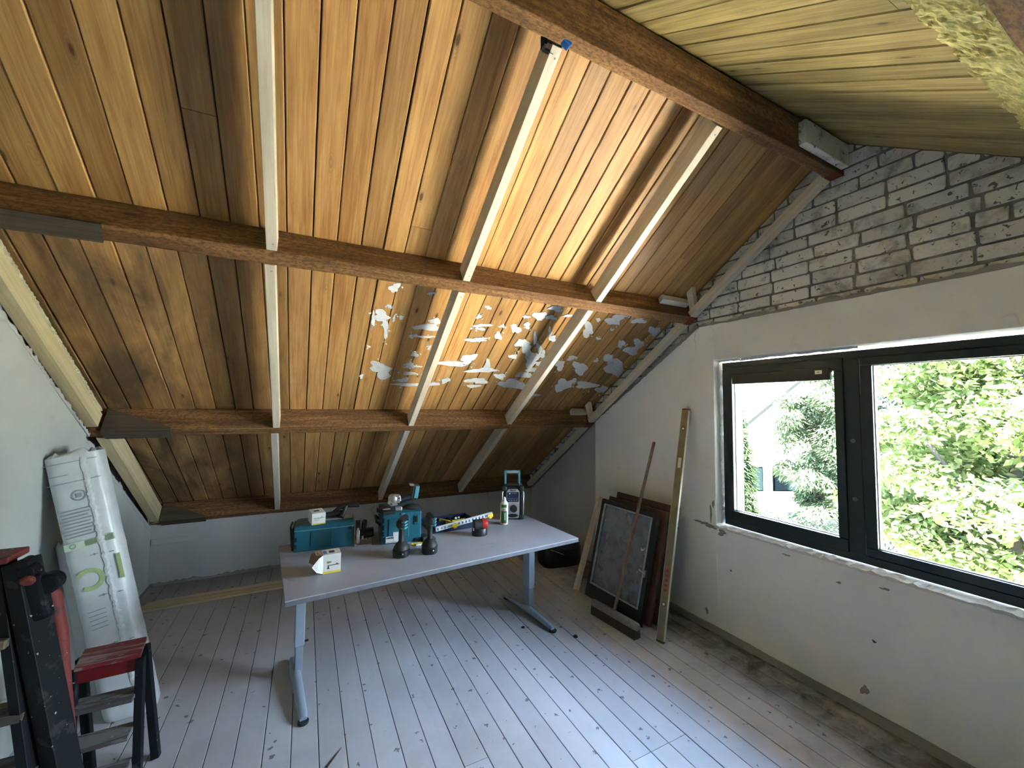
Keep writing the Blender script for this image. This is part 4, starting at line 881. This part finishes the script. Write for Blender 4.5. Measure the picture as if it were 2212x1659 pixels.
# organiser with clear lid
t = empty('parts_organiser', 'open navy parts organiser with a clear lid tipped forward', 'organiser', (.985, 2.93, TZ), math.radians(2))
b = MB(); b.box((0, 0, .003), (.36, .26, .006))
for c, d in (((0, -.128, .022), (.36, .004, .038)), ((0, .128, .024), (.36, .004, .042)), ((-.178, 0, .022), (.004, .256, .038)), ((.178, 0, .022), (.004, .256, .038)), ((0, .04, .016), (.35, .003, .026)), ((0, -.045, .016), (.35, .003, .026))): b.box(c, d)
b.build('tray', M['navy'], t, bevel=.001)
for k in range(4):
    b = MB(); b.box((-.10+.065*k, .085, .016), (.003, .084, .024)); b.build('divider', M['navy'], t)
b = MB(); b.box((-.02, .055, .020), (.012, .10, .026), Rz(.5)); b.box((.01, -.02, .020), (.012, .06, .026), Rz(.5)); b.build('yellow_insert', M['yellow_p'], t)
b = MB(); b.box((.07, -.005, .030), (.10, .010, .016), Rz(.05)); b.build('yellow_bits', M['yellow_p'], t)
b = MB(); b.cyl((.06, .05, .030), (.075, .055, .034), .008, n=10); b.cyl((.085, .045, .034), (.095, .05, .038), .007, n=10); b.build('plug', M['can_white'], t)
lid = MB(); Rl = Ry(math.radians(-7)); 
lid.box((.06, -.150, .060), (.44, .006, .034), Rl); lid.box((.06, -.154, .071), (.44, .014, .006), Rl); lid.box((.06, -.154, .049), (.44, .014, .006), Rl)
for k in range(16): lid.box(Vector((.06, -.156, .060))+Rl @ Vector((-.20+k*.0265, 0, 0)), (.003, .012, .022), Rl)
lo = lid.build('lid', M['clear'], t, bevel=.002)
for q in (-.08, .20):
    b = MB(); c = Vector((.06, -.163, .056))+Rl @ Vector((q-.0, 0, 0)); b.box(c, (.045, .008, .024), Rl); b.box(c-Vector((0, .003, .012)), (.026, .008, .018), Rl); b.build('lid_latch', M['yellow_p'], lo, bevel=.004)
# torch battery with red lens
t = empty('work_torch', 'short black torch with a red side, in front of the organiser lid', 'torch', (1.105, 2.635, TZ), math.radians(-8))
b = MB(); rings = [[Vector((sx_*math.cos(a), sx_*.85*math.sin(a), z)) for a in [2*PI*i/28 for i in range(28)]] for z, sx_ in ((0, .050), (.004, .054), (.044, .055), (.050, .050))]
b.loft(rings); b.build('battery', M['black'], t, smooth=True)
b = MB(); b.cyl((-.045, 0, .070), (.015, 0, .072), .036, .036, 24); b.build('body', M['rubber'], t, bevel=.006)
b = MB(); b.tube([(.015, 0, .072), (.03, 0, .073), (.048, 0, .073), (.056, 0, .073)], [.037, .038, .033, .02], 24); b.build('red_cap', M['red_p'], t, smooth=True)
b = MB(); b.box((-.050, -.02, .048), (.006, .02, .02)); b.build('pale_clip', M['ink_grey'], t, bevel=.002)
# spray can
t = empty('spray_can', 'green and white aerosol can standing in front of the radio', 'spray can', (1.372, 2.795, TZ), 0)
b = MB(); b.lathe([(0, 0), (.029, 0), (.0305, .004), (.0305, .150), (.028, .158), (.017, .174), (.015, .176), (0, .178)]); b.build('can', M['can_white'], t, smooth=True)
def band(z0, z1, a0, a1, r, mat, name, par):
    b = MB(); n = 14; rings = []
    for i in range(n+1):
        a = a0+(a1-a0)*i/n; d = Vector((math.cos(a), math.sin(a), 0)); rings.append([d*r+Vector((0, 0, z0)), d*(r+.0005)+Vector((0, 0, z0)), d*(r+.0005)+Vector((0, 0, z1)), d*r+Vector((0, 0, z1))])
    b.loft(rings); return b.build(name, mat, par, smooth=True)
band(.012, .150, math.radians(200), math.radians(282), .0305, M['can_green'], 'green_label', t)
band(.104, .128, math.radians(195), math.radians(283), .0311, M['white_card'], 'white_label', t)
band(.118, .122, math.radians(215), math.radians(270), .0317, M['ink_red'], 'red_print', t); band(.109, .113, math.radians(220), math.radians(265), .0317, M['ink_red'], 'red_print', t)
band(.012, .022, math.radians(220), math.radians(275), .0311, M['ink_red'], 'red_band', t); band(.035, .09, math.radians(250), math.radians(262), .0311, M['ink_green_l'], 'small_print', t)
b = MB(); b.lathe([(0, .174), (.013, .174), (.0125, .190), (.008, .200), (.006, .203), (0, .203)]); b.build('nozzle', M['can_white'], t, smooth=True)
# pencil
b = MB(); b.cyl((1.17, 2.86, TZ+.005), (1.335, 2.835, TZ+.005), .0045, n=8); ob = b.build('thin_stick', M['alu_d']); tag(ob, 'thin grey stick lying on the table left of the spray can', 'stick')
# site radio
t = empty('site_radio', 'black and silver site radio with raised teal handle at the back right of the table', 'radio', (1.508, 2.93, TZ), math.radians(-22))
H = .262
b = MB(); b.box((0, 0, H/2+.004), (.150, .135, H-.02)); b.build('body', M['black'], t, bevel=.012, seg=3)
for sx_ in (-1, 1):
    for sz in (0, 1):
        for sy_ in (-1, 1):
            b = MB(); b.box((sx_*.068, sy_*.062, .024+sz*(H-.044)), (.040, .036, .042)); b.build('corner_bumper', M['rubber'], t, bevel=.012, seg=3)
b = MB(); fx = [(-.052, .022), (-.040, .012), (.040, .012), (.052, .022), (.052, H-.045), (.036, H-.024), (-.036, H-.024), (-.052, H-.045)]
b.prism(fx, -.0745, -.066, 'y'); fp = b.build('front_panel', M['alu'], t, bevel=.002)
b = MB(); b.box((0, -.0755, .178), (.094, .003, .076)); dp = b.build('display', M['navy'], t, bevel=.002)
for k in range(4):
    b = MB(); b.box((-.030+.020*k, -.0775, .152), (.009, .001, .005)); b.build('button_mark', M['ink_grey'], dp)
    b = MB(); b.box((-.006+.014*k, -.0775, .206), (.006, .001, .006)); b.build('display_mark', M['ink_grey'], dp) if k < 3 else None
b = MB(); b.cyl((-.026, -.0785, .205), (-.026, -.0765, .205), .0055, n=14); b.build('round_button', M['can_white'], dp)
b = MB(); b.box((0, -.0775, .165), (.084, .001, .0012)); b.build('display_line', M['ink_grey'], dp)
b = MB(); b.cyl((.006, -.0745, .088), (.006, -.096, .088), .029, .027, 28); b.build('tuning_knob', M['black'], t, bevel=.003)
b = MB(); b.lathe([(0, 0), (.040, 0), (.040, .004), (0, .004)], n=28, sx=1, sy=.35); o_ = b.build('lower_button_bar', M['black'], t); o_.rotation_euler = (PI/2, 0, 0); o_.location = (0, -.0745, .034)
text_part('lettering', 'Makita', .017, M['ink'], fp, (0, -.0750, H-.034), (PI/2, 0, 0), shear=.2, bold=.0004)
b = MB(); b.tube([(.078, -.066, .035), (.084, -.078, .05), (.084, -.078, .21), (.078, -.066, .225)], .0045, 10); b.build('guard_bar', M['alu'], t, smooth=True)
b = MB(); b.tube([(-.078, -.066, .035), (-.084, -.078, .05), (-.084, -.078, .21), (-.078, -.066, .225)], .0045, 10); b.build('guard_bar', M['alu'], t, smooth=True)
hd = MB()
for sx_ in (-1, 1): hd.box((sx_*.056, 0, H+.048), (.017, .014, .118))
hd.box((0, 0, H+.110), (.129, .010, .006))
hb = hd.build('handle', M['teal_l'], t, bevel=.003)
b = MB(); b.cyl((-.048, 0, H+.098), (.048, 0, H+.098), .0105, n=16); b.build('handle_grip', M['ink_grey'], hb)
b = MB(); b.box((0, 0, H+.0), (.12, .07, .014)); b.build('top_cover', M['rubber'], t, bevel=.006)

# ================================================================= RIGHT WALL LEANING THINGS
# tool bag in the corner
t = empty('tool_bag', 'black tool bag on the floor in the dark right corner', 'bag', (2.36, 3.52, 0), math.radians(-8))
b = MB(); rings = [[Vector((sx_*math.copysign(abs(math.cos(a))**.5, math.cos(a)), sy_*math.copysign(abs(math.sin(a))**.5, math.sin(a)), z)) for a in [2*PI*i/28 for i in range(28)]] for z, sx_, sy_ in ((0, .20, .125), (.03, .215, .14), (.17, .21, .135), (.22, .20, .09), (.24, .19, .04))]
b.loft(rings); b.build('body', M['black'], t, smooth=True)
b = MB(); b.tube([(-.10, -.13, .10), (-.09, -.12, .23), (0, -.07, .30), (.09, -.12, .23), (.10, -.13, .10)], .010, 10); b.build('handle', M['rubber'], t, smooth=True)
b = MB(); b.tube([(-.16, -.143, .19), (-.02, -.146, .13)], .004, 8); b.build('pale_zip', M['felt'], t)
def lean(p0, p1, wdir, w, th, name, mat, parent=None):
    # plank between base p0 and top p1 (centres), width along wdir
    p0, p1 = Vector(p0), Vector(p1); a = (p1-p0).normalized(); wd = Vector(wdir); wd = (wd-a*wd.dot(a)).normalized(); n_ = a.cross(wd)
    b = MB(); q = lambda p: [p-wd*w/2-n_*th/2, p+wd*w/2-n_*th/2, p+wd*w/2+n_*th/2, p-wd*w/2+n_*th/2]
    b.loft([q(p0), q(p1)]); return b.build(name, mat, parent, bevel=.002)
ob = lean((2.135, 2.925, .008), (2.615, 3.19, .70), (.3, 1, 0), .058, .03, 'wood_plank', M['pine']); tag(ob, 'pale wooden plank leaning behind the left side of the old window sashes', 'plank')
# old sashes
def sash_thing(label, bl, br, lean_dx, Hs, wf, mat_f, mat_b, gl=True, bead=None, bot=None):
    bl, br = Vector(bl), Vector(br); e1 = (br-bl); W = e1.length; e1.normalize()
    nrm = Vector((-e1.y, e1.x, 0)); nrm = nrm if nrm.x > 0 else -nrm
    tz = math.sqrt(Hs*Hs-lean_dx*lean_dx); e2 = (nrm*lean_dx+Vector((0, 0, tz))).normalized(); e3 = e1.cross(e2)
    t = empty('old_window_sash', label, 'window sash', (0, 0, 0), 0, 'old window sashes leaning on the right wall'); t.matrix_world = Matrix(((e1.x, e2.x, e3.x, bl.x), (e1.y, e2.y, e3.y, bl.y), (e1.z, e2.z, e3.z, bl.z), (0, 0, 0, 1)))
    th = .038; bt = bot or wf
    b = MB(); b.box((W/2, Hs-wf/2, 0), (W, wf, th)); b.box((wf/2, Hs/2, 0), (wf, Hs-.001, th-.001)); b.box((W-wf/2, Hs/2, 0), (wf, Hs-.001, th-.001)); b.box((W/2, bt/2, 0), (W, bt, th)); b.build('frame', mat_f, t, bevel=.003)
    b = MB(); b.box((W/2, (Hs+bt-wf)/2, 0), (W-2*wf+.01, Hs-bt-wf+.01, .004)); pn = b.build('glass_pane', M['sash_glass'], t)
    if bead:
        b = MB(); a_, c_, d_, e_2 = wf, W-wf, bt, Hs-wf; k = .012
        for sgn in (1, -1):
            zc = sgn*(th/2-.004)
            b.box(((a_+c_)/2, e_2-k/2, zc), (c_-a_, k, .014)); b.box(((a_+c_)/2, d_+k/2, zc), (c_-a_, k, .014)); b.box((a_+k/2, (d_+e_2)/2, zc), (k, e_2-d_-2*k, .014)); b.box((c_-k/2, (d_+e_2)/2, zc), (k, e_2-d_-2*k, .014))
        b.build('glazing_bead', bead, t, bevel=.002)
    return t, W, th, e3
mg = bpy.data.materials.new('dusty_sash_glass'); mg.use_nodes = True; q = mg.node_tree; pb = q.nodes['Principled BSDF']
pb.inputs['Base Color'].default_value = (0.34, 0.36, 0.37, 1); pb.inputs['Roughness'].default_value = .22
tr = q.nodes.new('ShaderNodeBsdfTransparent'); mx = q.nodes.new('ShaderNodeMixShader'); nz = q.nodes.new('ShaderNodeTexNoise'); nz.inputs['Scale'].default_value = 6
mr = q.nodes.new('ShaderNodeMapRange'); mr.inputs[3].default_value = .40; mr.inputs[4].default_value = .62
q.links.new(nz.outputs[0], mr.inputs[0]); q.links.new(mr.outputs[0], mx.inputs[0]); q.links.new(tr.outputs[0], mx.inputs[1]); q.links.new(pb.outputs[0], mx.inputs[2]); q.links.new(mx.outputs[0], q.nodes['Material Output'].inputs[0])
M['sash_glass'] = mg
s1, W1, th1, n1 = sash_thing('front old sash with grey-rimmed dusty pane and black bottom rail', (2.150, 2.800, .020), (2.185, 2.215, .020), .205, .80, .036, M['dark_paint'], None, bead=M['grey_bead'], bot=.105)
b = MB(); b.box((W1-.022, .36, .024), (.012, .05, .010)); b.tube([(W1-.022, .36, .03), (W1-.03, .37, .045), (W1-.06, .375, .045)], .005, 8); b.build('handle', M['alu_d'], s1, bevel=.002) 
b = MB(); b.prism([(.052, .66), (.075, .65), (.08, .62), (.06, .60), (.045, .63)], -.018, .018, 'z') if 0 else None
s2, W2, th2, n2 = sash_thing('brown old sash just behind the front one', (2.215, 2.795, .020), (2.248, 2.190, .020), .215, .815, .05, M['brown_paint'], None, bot=.08)
s3, W3, th3, n3 = sash_thing('rearmost brown old sash with two hinges, closest to the right wall', (2.285, 2.775, .020), (2.318, 2.155, .020), .215, .850, .05, M['brown_paint'], None, bot=.08)
for yy in (.70, .745): 
    b = MB(); b.cyl((W3+.004, yy, .0), (W3+.018, yy, .0), .008, n=10); b.build('hinge', M['black'], s3)
# broom
t = empty('broom', 'wide dusty broom with brown handle leaning over the old sashes', 'broom', (2.06, 2.35, 0), 0)
hx = Vector((2.035, 2.57, 0)); hy = Vector((2.085, 2.135, 0)); ce = (hx+hy)/2-Vector((2.06, 2.35, 0)); e1 = (hy-hx).normalized(); sd = Vector((0, 0, 1)).cross(e1)
L_ = (hy-hx).length
def obox(mb, c, dl, dw, dz): 
    R = Matrix((e1, sd, Vector((0, 0, 1)))).transposed(); mb.box(c, (dl, dw, dz), R)
b = MB(); R_ = Matrix((e1, sd, Vector((0, 0, 1)))).transposed(); n = 12; rings = []
for f_ in (-.5, -.47, .47, .5):
    q = .030 if abs(f_) < .49 else .020
    rings.append([ce+e1*L_*f_+sd*q*math.cos(2*PI*i/n)+Vector((0, 0, .080+q*.95*math.sin(2*PI*i/n))) for i in range(n)])
b.loft(rings); b.build('broom_head', M['broom_w'], t, smooth=True)
b = MB(); b.loft([[ce+e1*L_*a*.96+sd*w_*sg+Vector((0, 0, z)) for a, sg in ((-.5, -1), (.5, -1), (.5, 1), (-.5, 1))] for w_, z in ((.030, .002), (.026, .04), (.024, .074))]); o_ = b.build('bristles', M['bristle'], t); o_['kind'] = 'stuff'
b = MB(); tp = Vector((2.530, 2.402, 1.313))-Vector((2.06, 2.35, 0)); b.tube([ce+Vector((0, 0, .10)), ce+Vector((0, 0, .1))+(tp-ce-Vector((0, 0, .1)))*.5, tp], [.0125, .0125, .012], 14); b.build('handle', M['handle_w'], t, smooth=True)
# spirit level
t = empty('spirit_level', 'long yellow spirit level leaning on the right wall beside the window', 'spirit level', (0, 0, 0))
p0 = Vector((2.195, 2.045, .004)); p1 = Vector((2.622, 2.163, 1.585)); a = (p1-p0); LL = a.length; a.normalize(); wv = Vector((.25, -1, 0)); wv = (wv-a*wv.dot(a)).normalized(); nn = wv.cross(a); 
if nn.x > 0: nn = -nn
wv = a.cross(nn) 
t.matrix_world = Matrix(((wv.x, nn.x, a.x, p0.x), (wv.y, nn.y, a.y, p0.y), (wv.z, nn.z, a.z, p0.z), (0, 0, 0, 1)))
b = MB(); b.box((0, 0, LL/2), (.052, .024, LL-.02)); b.build('bar', M['level'], t, bevel=.002)
b = MB(); b.box((-.0265 if wv.y > 0 else .0265, 0, LL/2), (.002, .024, LL-.03)); b.box((.0265 if wv.y > 0 else -.0265, 0, LL/2), (.002, .024, LL-.03)); b.build('bare_edge', M['level_e'], t)
b = MB(); b.box((0, 0, .006), (.054, .026, .012)); b.box((0, 0, LL-.006), (.054, .026, .012)); b.build('end_cap', M['brown_paint'], t, bevel=.003)
for zz in (LL-.16, .24):
    b = MB(); b.cyl((0, .013, zz), (0, .0135, zz), .014, n=18); v_ = b.build('vial_ring', M['ink'], t)
    b = MB(); b.cyl((0, .0136, zz), (0, .0142, zz), .009, n=18); b.build('vial', M['can_white'], v_)
b = MB(); b.box((0, .0125, LL-.42), (.022, .001, .075)); b.build('label', M['white_card'], t)
b = MB()
for k in range(5): b.box((.0, .0125, .33+k*.032), (.022, .001, .018))
b.build('red_lettering', M['ink_red'], t)

# ================================================================= LEFT: WRAPPED ROLL, LADDER, STOOL, LATHS
P0 = Vector((-.752, 2.855, 0)); P1 = Vector((-1.055, 2.905, 1.335))
def bundle(label, P0, P1, w_, d_, seed, printed):
    ax = (P1-P0); L = ax.length; ax.normalize(); ex = (Vector((1, .1, 0))-ax*Vector((1, .1, 0)).dot(ax)).normalized(); ey = ax.cross(ex)
    t = empty('wrapped_roll', label, 'roll', (0, 0, 0)); t.matrix_world = Matrix(((ex.x, ey.x, ax.x, P0.x), (ex.y, ey.y, ax.y, P0.y), (ex.z, ey.z, ax.z, P0.z), (0, 0, 0, 1)))
    r_ = random.Random(seed); n = 32; rings = []; sup = lambda v: math.copysign(abs(v)**.45, v)
    zz = [0.0, .01]+[.05+i*(L-.09)/24 for i in range(25)]+[L-.01, L]
    slope = ex.z/ax.z, ey.z/ax.z
    for k, z in enumerate(zz):
        q = .93 if k == 0 else (.80 if k == len(zz)-1 else 1+r_.uniform(-.012, .012))
        ring = []
        for i in range(n):
            a = 2*PI*i/n; x = w_/2*sup(math.cos(a))*q; y = d_/2*sup(math.sin(a))*q
            if 2 < k < len(zz)-2: y += r_.uniform(-.0012, .0012)
            zl_ = z
            if k <= 1: zl_ = z - (x*slope[0]+y*slope[1]) 
            if k == len(zz)-1: zl_ += r_.uniform(-.012, .02)
            ring.append(Vector((x, y, zl_)))
        rings.append(ring)
    b = MB(); b.loft(rings); b.build('wrapping', M['film'], t, smooth=True)
    if printed:
        yf = -d_/2-.0016; e = .0008
        def pr(x0, x1, z0, z1, mat, nm, rot=0): 
            b = MB(); b.box(((x0+x1)/2, yf, (z0+z1)/2), (x1-x0, e, z1-z0)); return b.build(nm, mat, t)
        X0, X1 = -w_*.44, w_*.16; XT = w_*.20; X2, X3 = w_*.27, w_*.45
        b = MB(); r2_ = random.Random(4); pts = []
        for i in range(120):
            z = .02+i*(L-.05)/119; pts.append((z, XT-.010+r2_.uniform(-.004, .004), XT+.012+r2_.uniform(-.005, .005)))
        b.loft([[Vector((p[1], yf+.001, p[0])), Vector((p[1], yf-.0012, p[0])), Vector(((p[1]+p[2])/2, yf-.002-r2_.random()*.002, p[0])), Vector((p[2], yf-.0012, p[0])), Vector((p[2], yf+.001, p[0]))] for p in pts]); b.build('clear_tape', M['tape'], t)
        for z in (L-.045, L-.145): pr(X0-.01, X3, z, z+.003, M['ink_grey'], 'printed_line')
        pr(X0, X0+.07, L-.105, L-.102, M['ink_grey'], 'printed_line')
        # round symbol
        def ring_(cx, cz, r0, r1, mat, nm, a0=0, a1=2*PI):
            b = MB(); rr = []
            for i in range(33):
                a = a0+(a1-a0)*i/32; rr.append([Vector((cx+r0*math.cos(a), yf+e/2, cz+r0*math.sin(a))), Vector((cx+r1*math.cos(a), yf+e/2, cz+r1*math.sin(a))), Vector((cx+r1*math.cos(a), yf-e/2, cz+r1*math.sin(a))), Vector((cx+r0*math.cos(a), yf-e/2, cz+r0*math.sin(a)))])
            b.loft(rr); return b.build(nm, mat, t)
        ring_(.0, L-.215, .022, .027, M['ink_grey'], 'round_symbol'); pr(-.010, .010, L-.225, L-.205, M['ink_grey'], 'square_symbol')
        for k in range(9):
            z = L-.285-k*.0165; pr(X0+.006+(k % 3)*.004, X1-(k*7 % 5)*.004, z, z+.006, M['ink_grey'], 'text_line')
        pr(X0, X3, L-.475, L-.440, M['ink_green_l'], 'green_band'); ring_(X0+.03, L-.457, .008, .012, M['ink_grey'], 'round_symbol')
        pr(X1-.05, X1-.005, L-.472, L-.443, M['ink_green'], 'green_text'); pr(X2+.0, X3-.005, L-.472, L-.443, M['ink_green'], 'green_text')
        ring_(-.028, L-.64, .036, .056, M['ink_green'], 'green_ring', -2.2, 2.5); pr(X3-.012, X3+.004, L-.68, L-.55, M['ink_green'], 'green_stripe')
        pr(X0, X1, L-.73, L-.60, M['ink_green_l'], 'pale_green_band') if 0 else None
        for z in (.525, .735, .985): 
            pr(-.01, .02, L-z, L-z+.004, M['ink_grey'], 'arrow_mark'); pr(.004, .010, L-z-.004, L-z+.008, M['ink_grey'], 'arrow_mark'); pr(X2+.005, X2+.022, L-z-.01, L-z-.006, M['ink_grey'], 'arrow_mark')
        for k in range(5): pr(X0+.03, X1-.03, L-.80-k*.022, L-.797-k*.022, M['ink_grey'], 'faint_line')
        pr(X0+.03, X1-.01, L-1.13, L-1.06, M['ink_green_l'], 'pale_green_patch')
    return t
bundle('tall white film-wrapped roll with printed text leaning against the left wall', P0, P1, .205, .17, 3, True)
bundle('shorter clear-wrapped roll half hidden behind the printed roll', Vector((-.93, 3.02, 0)), Vector((-1.085, 3.01, .86)), .11, .10, 5, False)
# laths on the floor along the knee wall
for k, lb in enumerate(('nearest of the laths lying on the floor along the knee wall', 'second of the laths lying along the knee wall', 'rearmost of the laths lying along the knee wall')):
    b = MB(); y = 4.09+k*.062; b.loft([[Vector((XL+.02+.03*k, y-.02, 0)), Vector((XL+.02+.03*k, y+.02, 0)), Vector((XL+.02+.03*k, y+.02, .015)), Vector((XL+.02+.03*k, y-.02, .015))], [Vector((.55, y-.0, 0)), Vector((.55, y+.04, 0)), Vector((.55, y+.04, .015)), Vector((.55, y-.0, .015))]])
    ob = b.build('wooden_lath', M['pine_x'], bevel=.002); tag(ob, lb, 'lath', 'wooden laths on the floor')

# step stool with worn red top
t = empty('step_stool', 'low wooden step stool with worn red top and black legs', 'stool', (-.70, 2.42, 0), 0)
def lq(x, y, z): return Vector((x+.70, y-2.42, z))
b = MB(); b.loft([[lq(-.815, 2.345, .485), lq(-.605, 2.352, .485), lq(-.628, 2.512, .485), lq(-.838, 2.505, .485)], [lq(-.815, 2.345, .503), lq(-.605, 2.352, .503), lq(-.628, 2.512, .503), lq(-.838, 2.505, .503)]]); b.build('top_step', M['red_tread'], t, bevel=.003)
b = MB(); b.loft([[lq(-.81, 2.356, .430), lq(-.622, 2.362, .430), lq(-.622, 2.378, .430), lq(-.81, 2.372, .430)], [lq(-.81, 2.356, .484), lq(-.622, 2.362, .484), lq(-.622, 2.378, .484), lq(-.81, 2.372, .484)]]); b.build('apron', M['red'], t)
def bar(p, q, w_, d_, nm, mat, par, up_=(0, 1, 0), bev=.003):
    p, q = Vector(p), Vector(q); a = (q-p).normalized(); v = Vector(up_); v = (v-a*v.dot(a)).normalized(); u_ = a.cross(v)
    b = MB(); c = lambda o: [o-u_*w_/2-v*d_/2, o+u_*w_/2-v*d_/2, o+u_*w_/2+v*d_/2, o-u_*w_/2+v*d_/2]
    b.loft([c(p), c(q)]); return b.build(nm, mat, par, bevel=bev)
for xx in (-.600, -.815):
    bar(lq(xx-.008, 2.362, .484), lq(xx+.004, 2.355, .0), .030, .034, 'front_leg', M['lad_black'], t)
    bar(lq(xx-.022, 2.47, .484), lq(xx+.050, 2.42, .0), .030, .034, 'rear_leg', M['lad_black'], t)
for z, yy in ((.335, 2.33), (.20, 2.30), (.07, 2.27)):
    b = MB(); b.box(lq(-.715, yy+.03, z), (.20, .10, .016)); b.build('tread', M['tread_g'], t, bevel=.002)
# stepladder, cut by the left edge of the frame
t = empty('stepladder', 'old black wooden stepladder with red rails standing at the left', 'ladder', (-.85, 2.15, 0), 0)
lp = lambda x, y, z: Vector((x+.85, y-2.15, z))
bar(lp(-.905, 2.15, 1.02), lp(-.690, 2.10, .0), .050, .090, 'side_rail', M['lad_grey'], t, (.35, 1, 0))
bar(lp(-.955, 2.16, 1.02), lp(-.760, 2.06, .0), .034, .06, 'inner_rail', M['lad_black'], t, (.35, 1, 0))
bar(lp(-1.13, 2.30, 1.00), lp(-1.10, 2.42, .0), .03, .05, 'rear_rail', M['lad_black'], t, (.35, 1, 0))
b = MB(); b.tube([lp(-.862, 2.17, .92), lp(-.838, 2.20, .86), lp(-.812, 2.20, .72), lp(-.790, 2.20, .50), lp(-.755, 2.20, .20), lp(-.735, 2.20, .0)], [.022, .026, .025, .024, .023, .022], 14); b.build('red_rail', M['lad_red'], t, smooth=True)
b = MB(); b.box(lp(-.862, 2.13, .885), (.085, .05, .17), Ry(-.2)); b.build('hinge_plate', M['lad_black'], t, bevel=.014)
b = MB(); b.cyl(lp(-.822, 2.11, .93), lp(-.822, 2.17, .93), .036, n=20); b.build('hinge_knuckle', M['lad_black'], t, bevel=.01)
b = MB(); b.cyl(lp(-.872, 2.09, .985), lp(-.872, 2.15, .985), .025, n=16); b.cyl(lp(-.880, 2.09, 1.018), lp(-.880, 2.15, 1.018), .018, n=16); b.build('hinge_bolt', M['lad_black'], t, bevel=.006)
b = MB(); b.cyl(lp(-.862, 2.10, .965), lp(-.862, 2.085, .955), .020, n=14); b.build('red_joint', M['lad_red'], t, bevel=.006)
b = MB(); b.box(lp(-1.01, 2.17, 1.035), (.18, .13, .024)); b.build('cap', M['lad_red'], t, bevel=.004)
for z, xr_ in ((.755, -.90), (.495, -.845), (.30, -.80), (.12, -.76)):
    b = MB(); b.box(lp((xr_-1.13)/2, 2.13, z), (xr_+1.13, .11, .028)); b.build('tread', M['tread'] if z > .4 else M['tread_g'], t, bevel=.003)
b = MB(); b.prism([(-.28, .30), (-.12, .30), (-.12, .52), (-.20, .50), (-.27, .40)], .02, .05, 'y'); b.build('side_bracket', M['lad_black'], t, bevel=.004)
# crumbs
for (x_, y_, s_, lb) in ((1.45, 2.62, .014, 'small black crumb on the floor between the table feet'), (1.72, 2.36, .018, 'small black crumb on the floor right of the right table foot')):
    b = MB(); b.lathe([(0, 0), (s_, 0), (s_*.7, s_*.5), (0, s_*.6)], (x_, y_, 0), 7); ob = b.build('debris_crumb', M['black']); tag(ob, lb, 'debris')
b = MB(); b.cyl((.135, 2.02, .003), (.20, 2.10, .003), .004, .001, 6); ob = b.build('wood_splinter', M['brown_paint']); tag(ob, 'brown wood splinter on the floor in front of the left table leg', 'splinter')
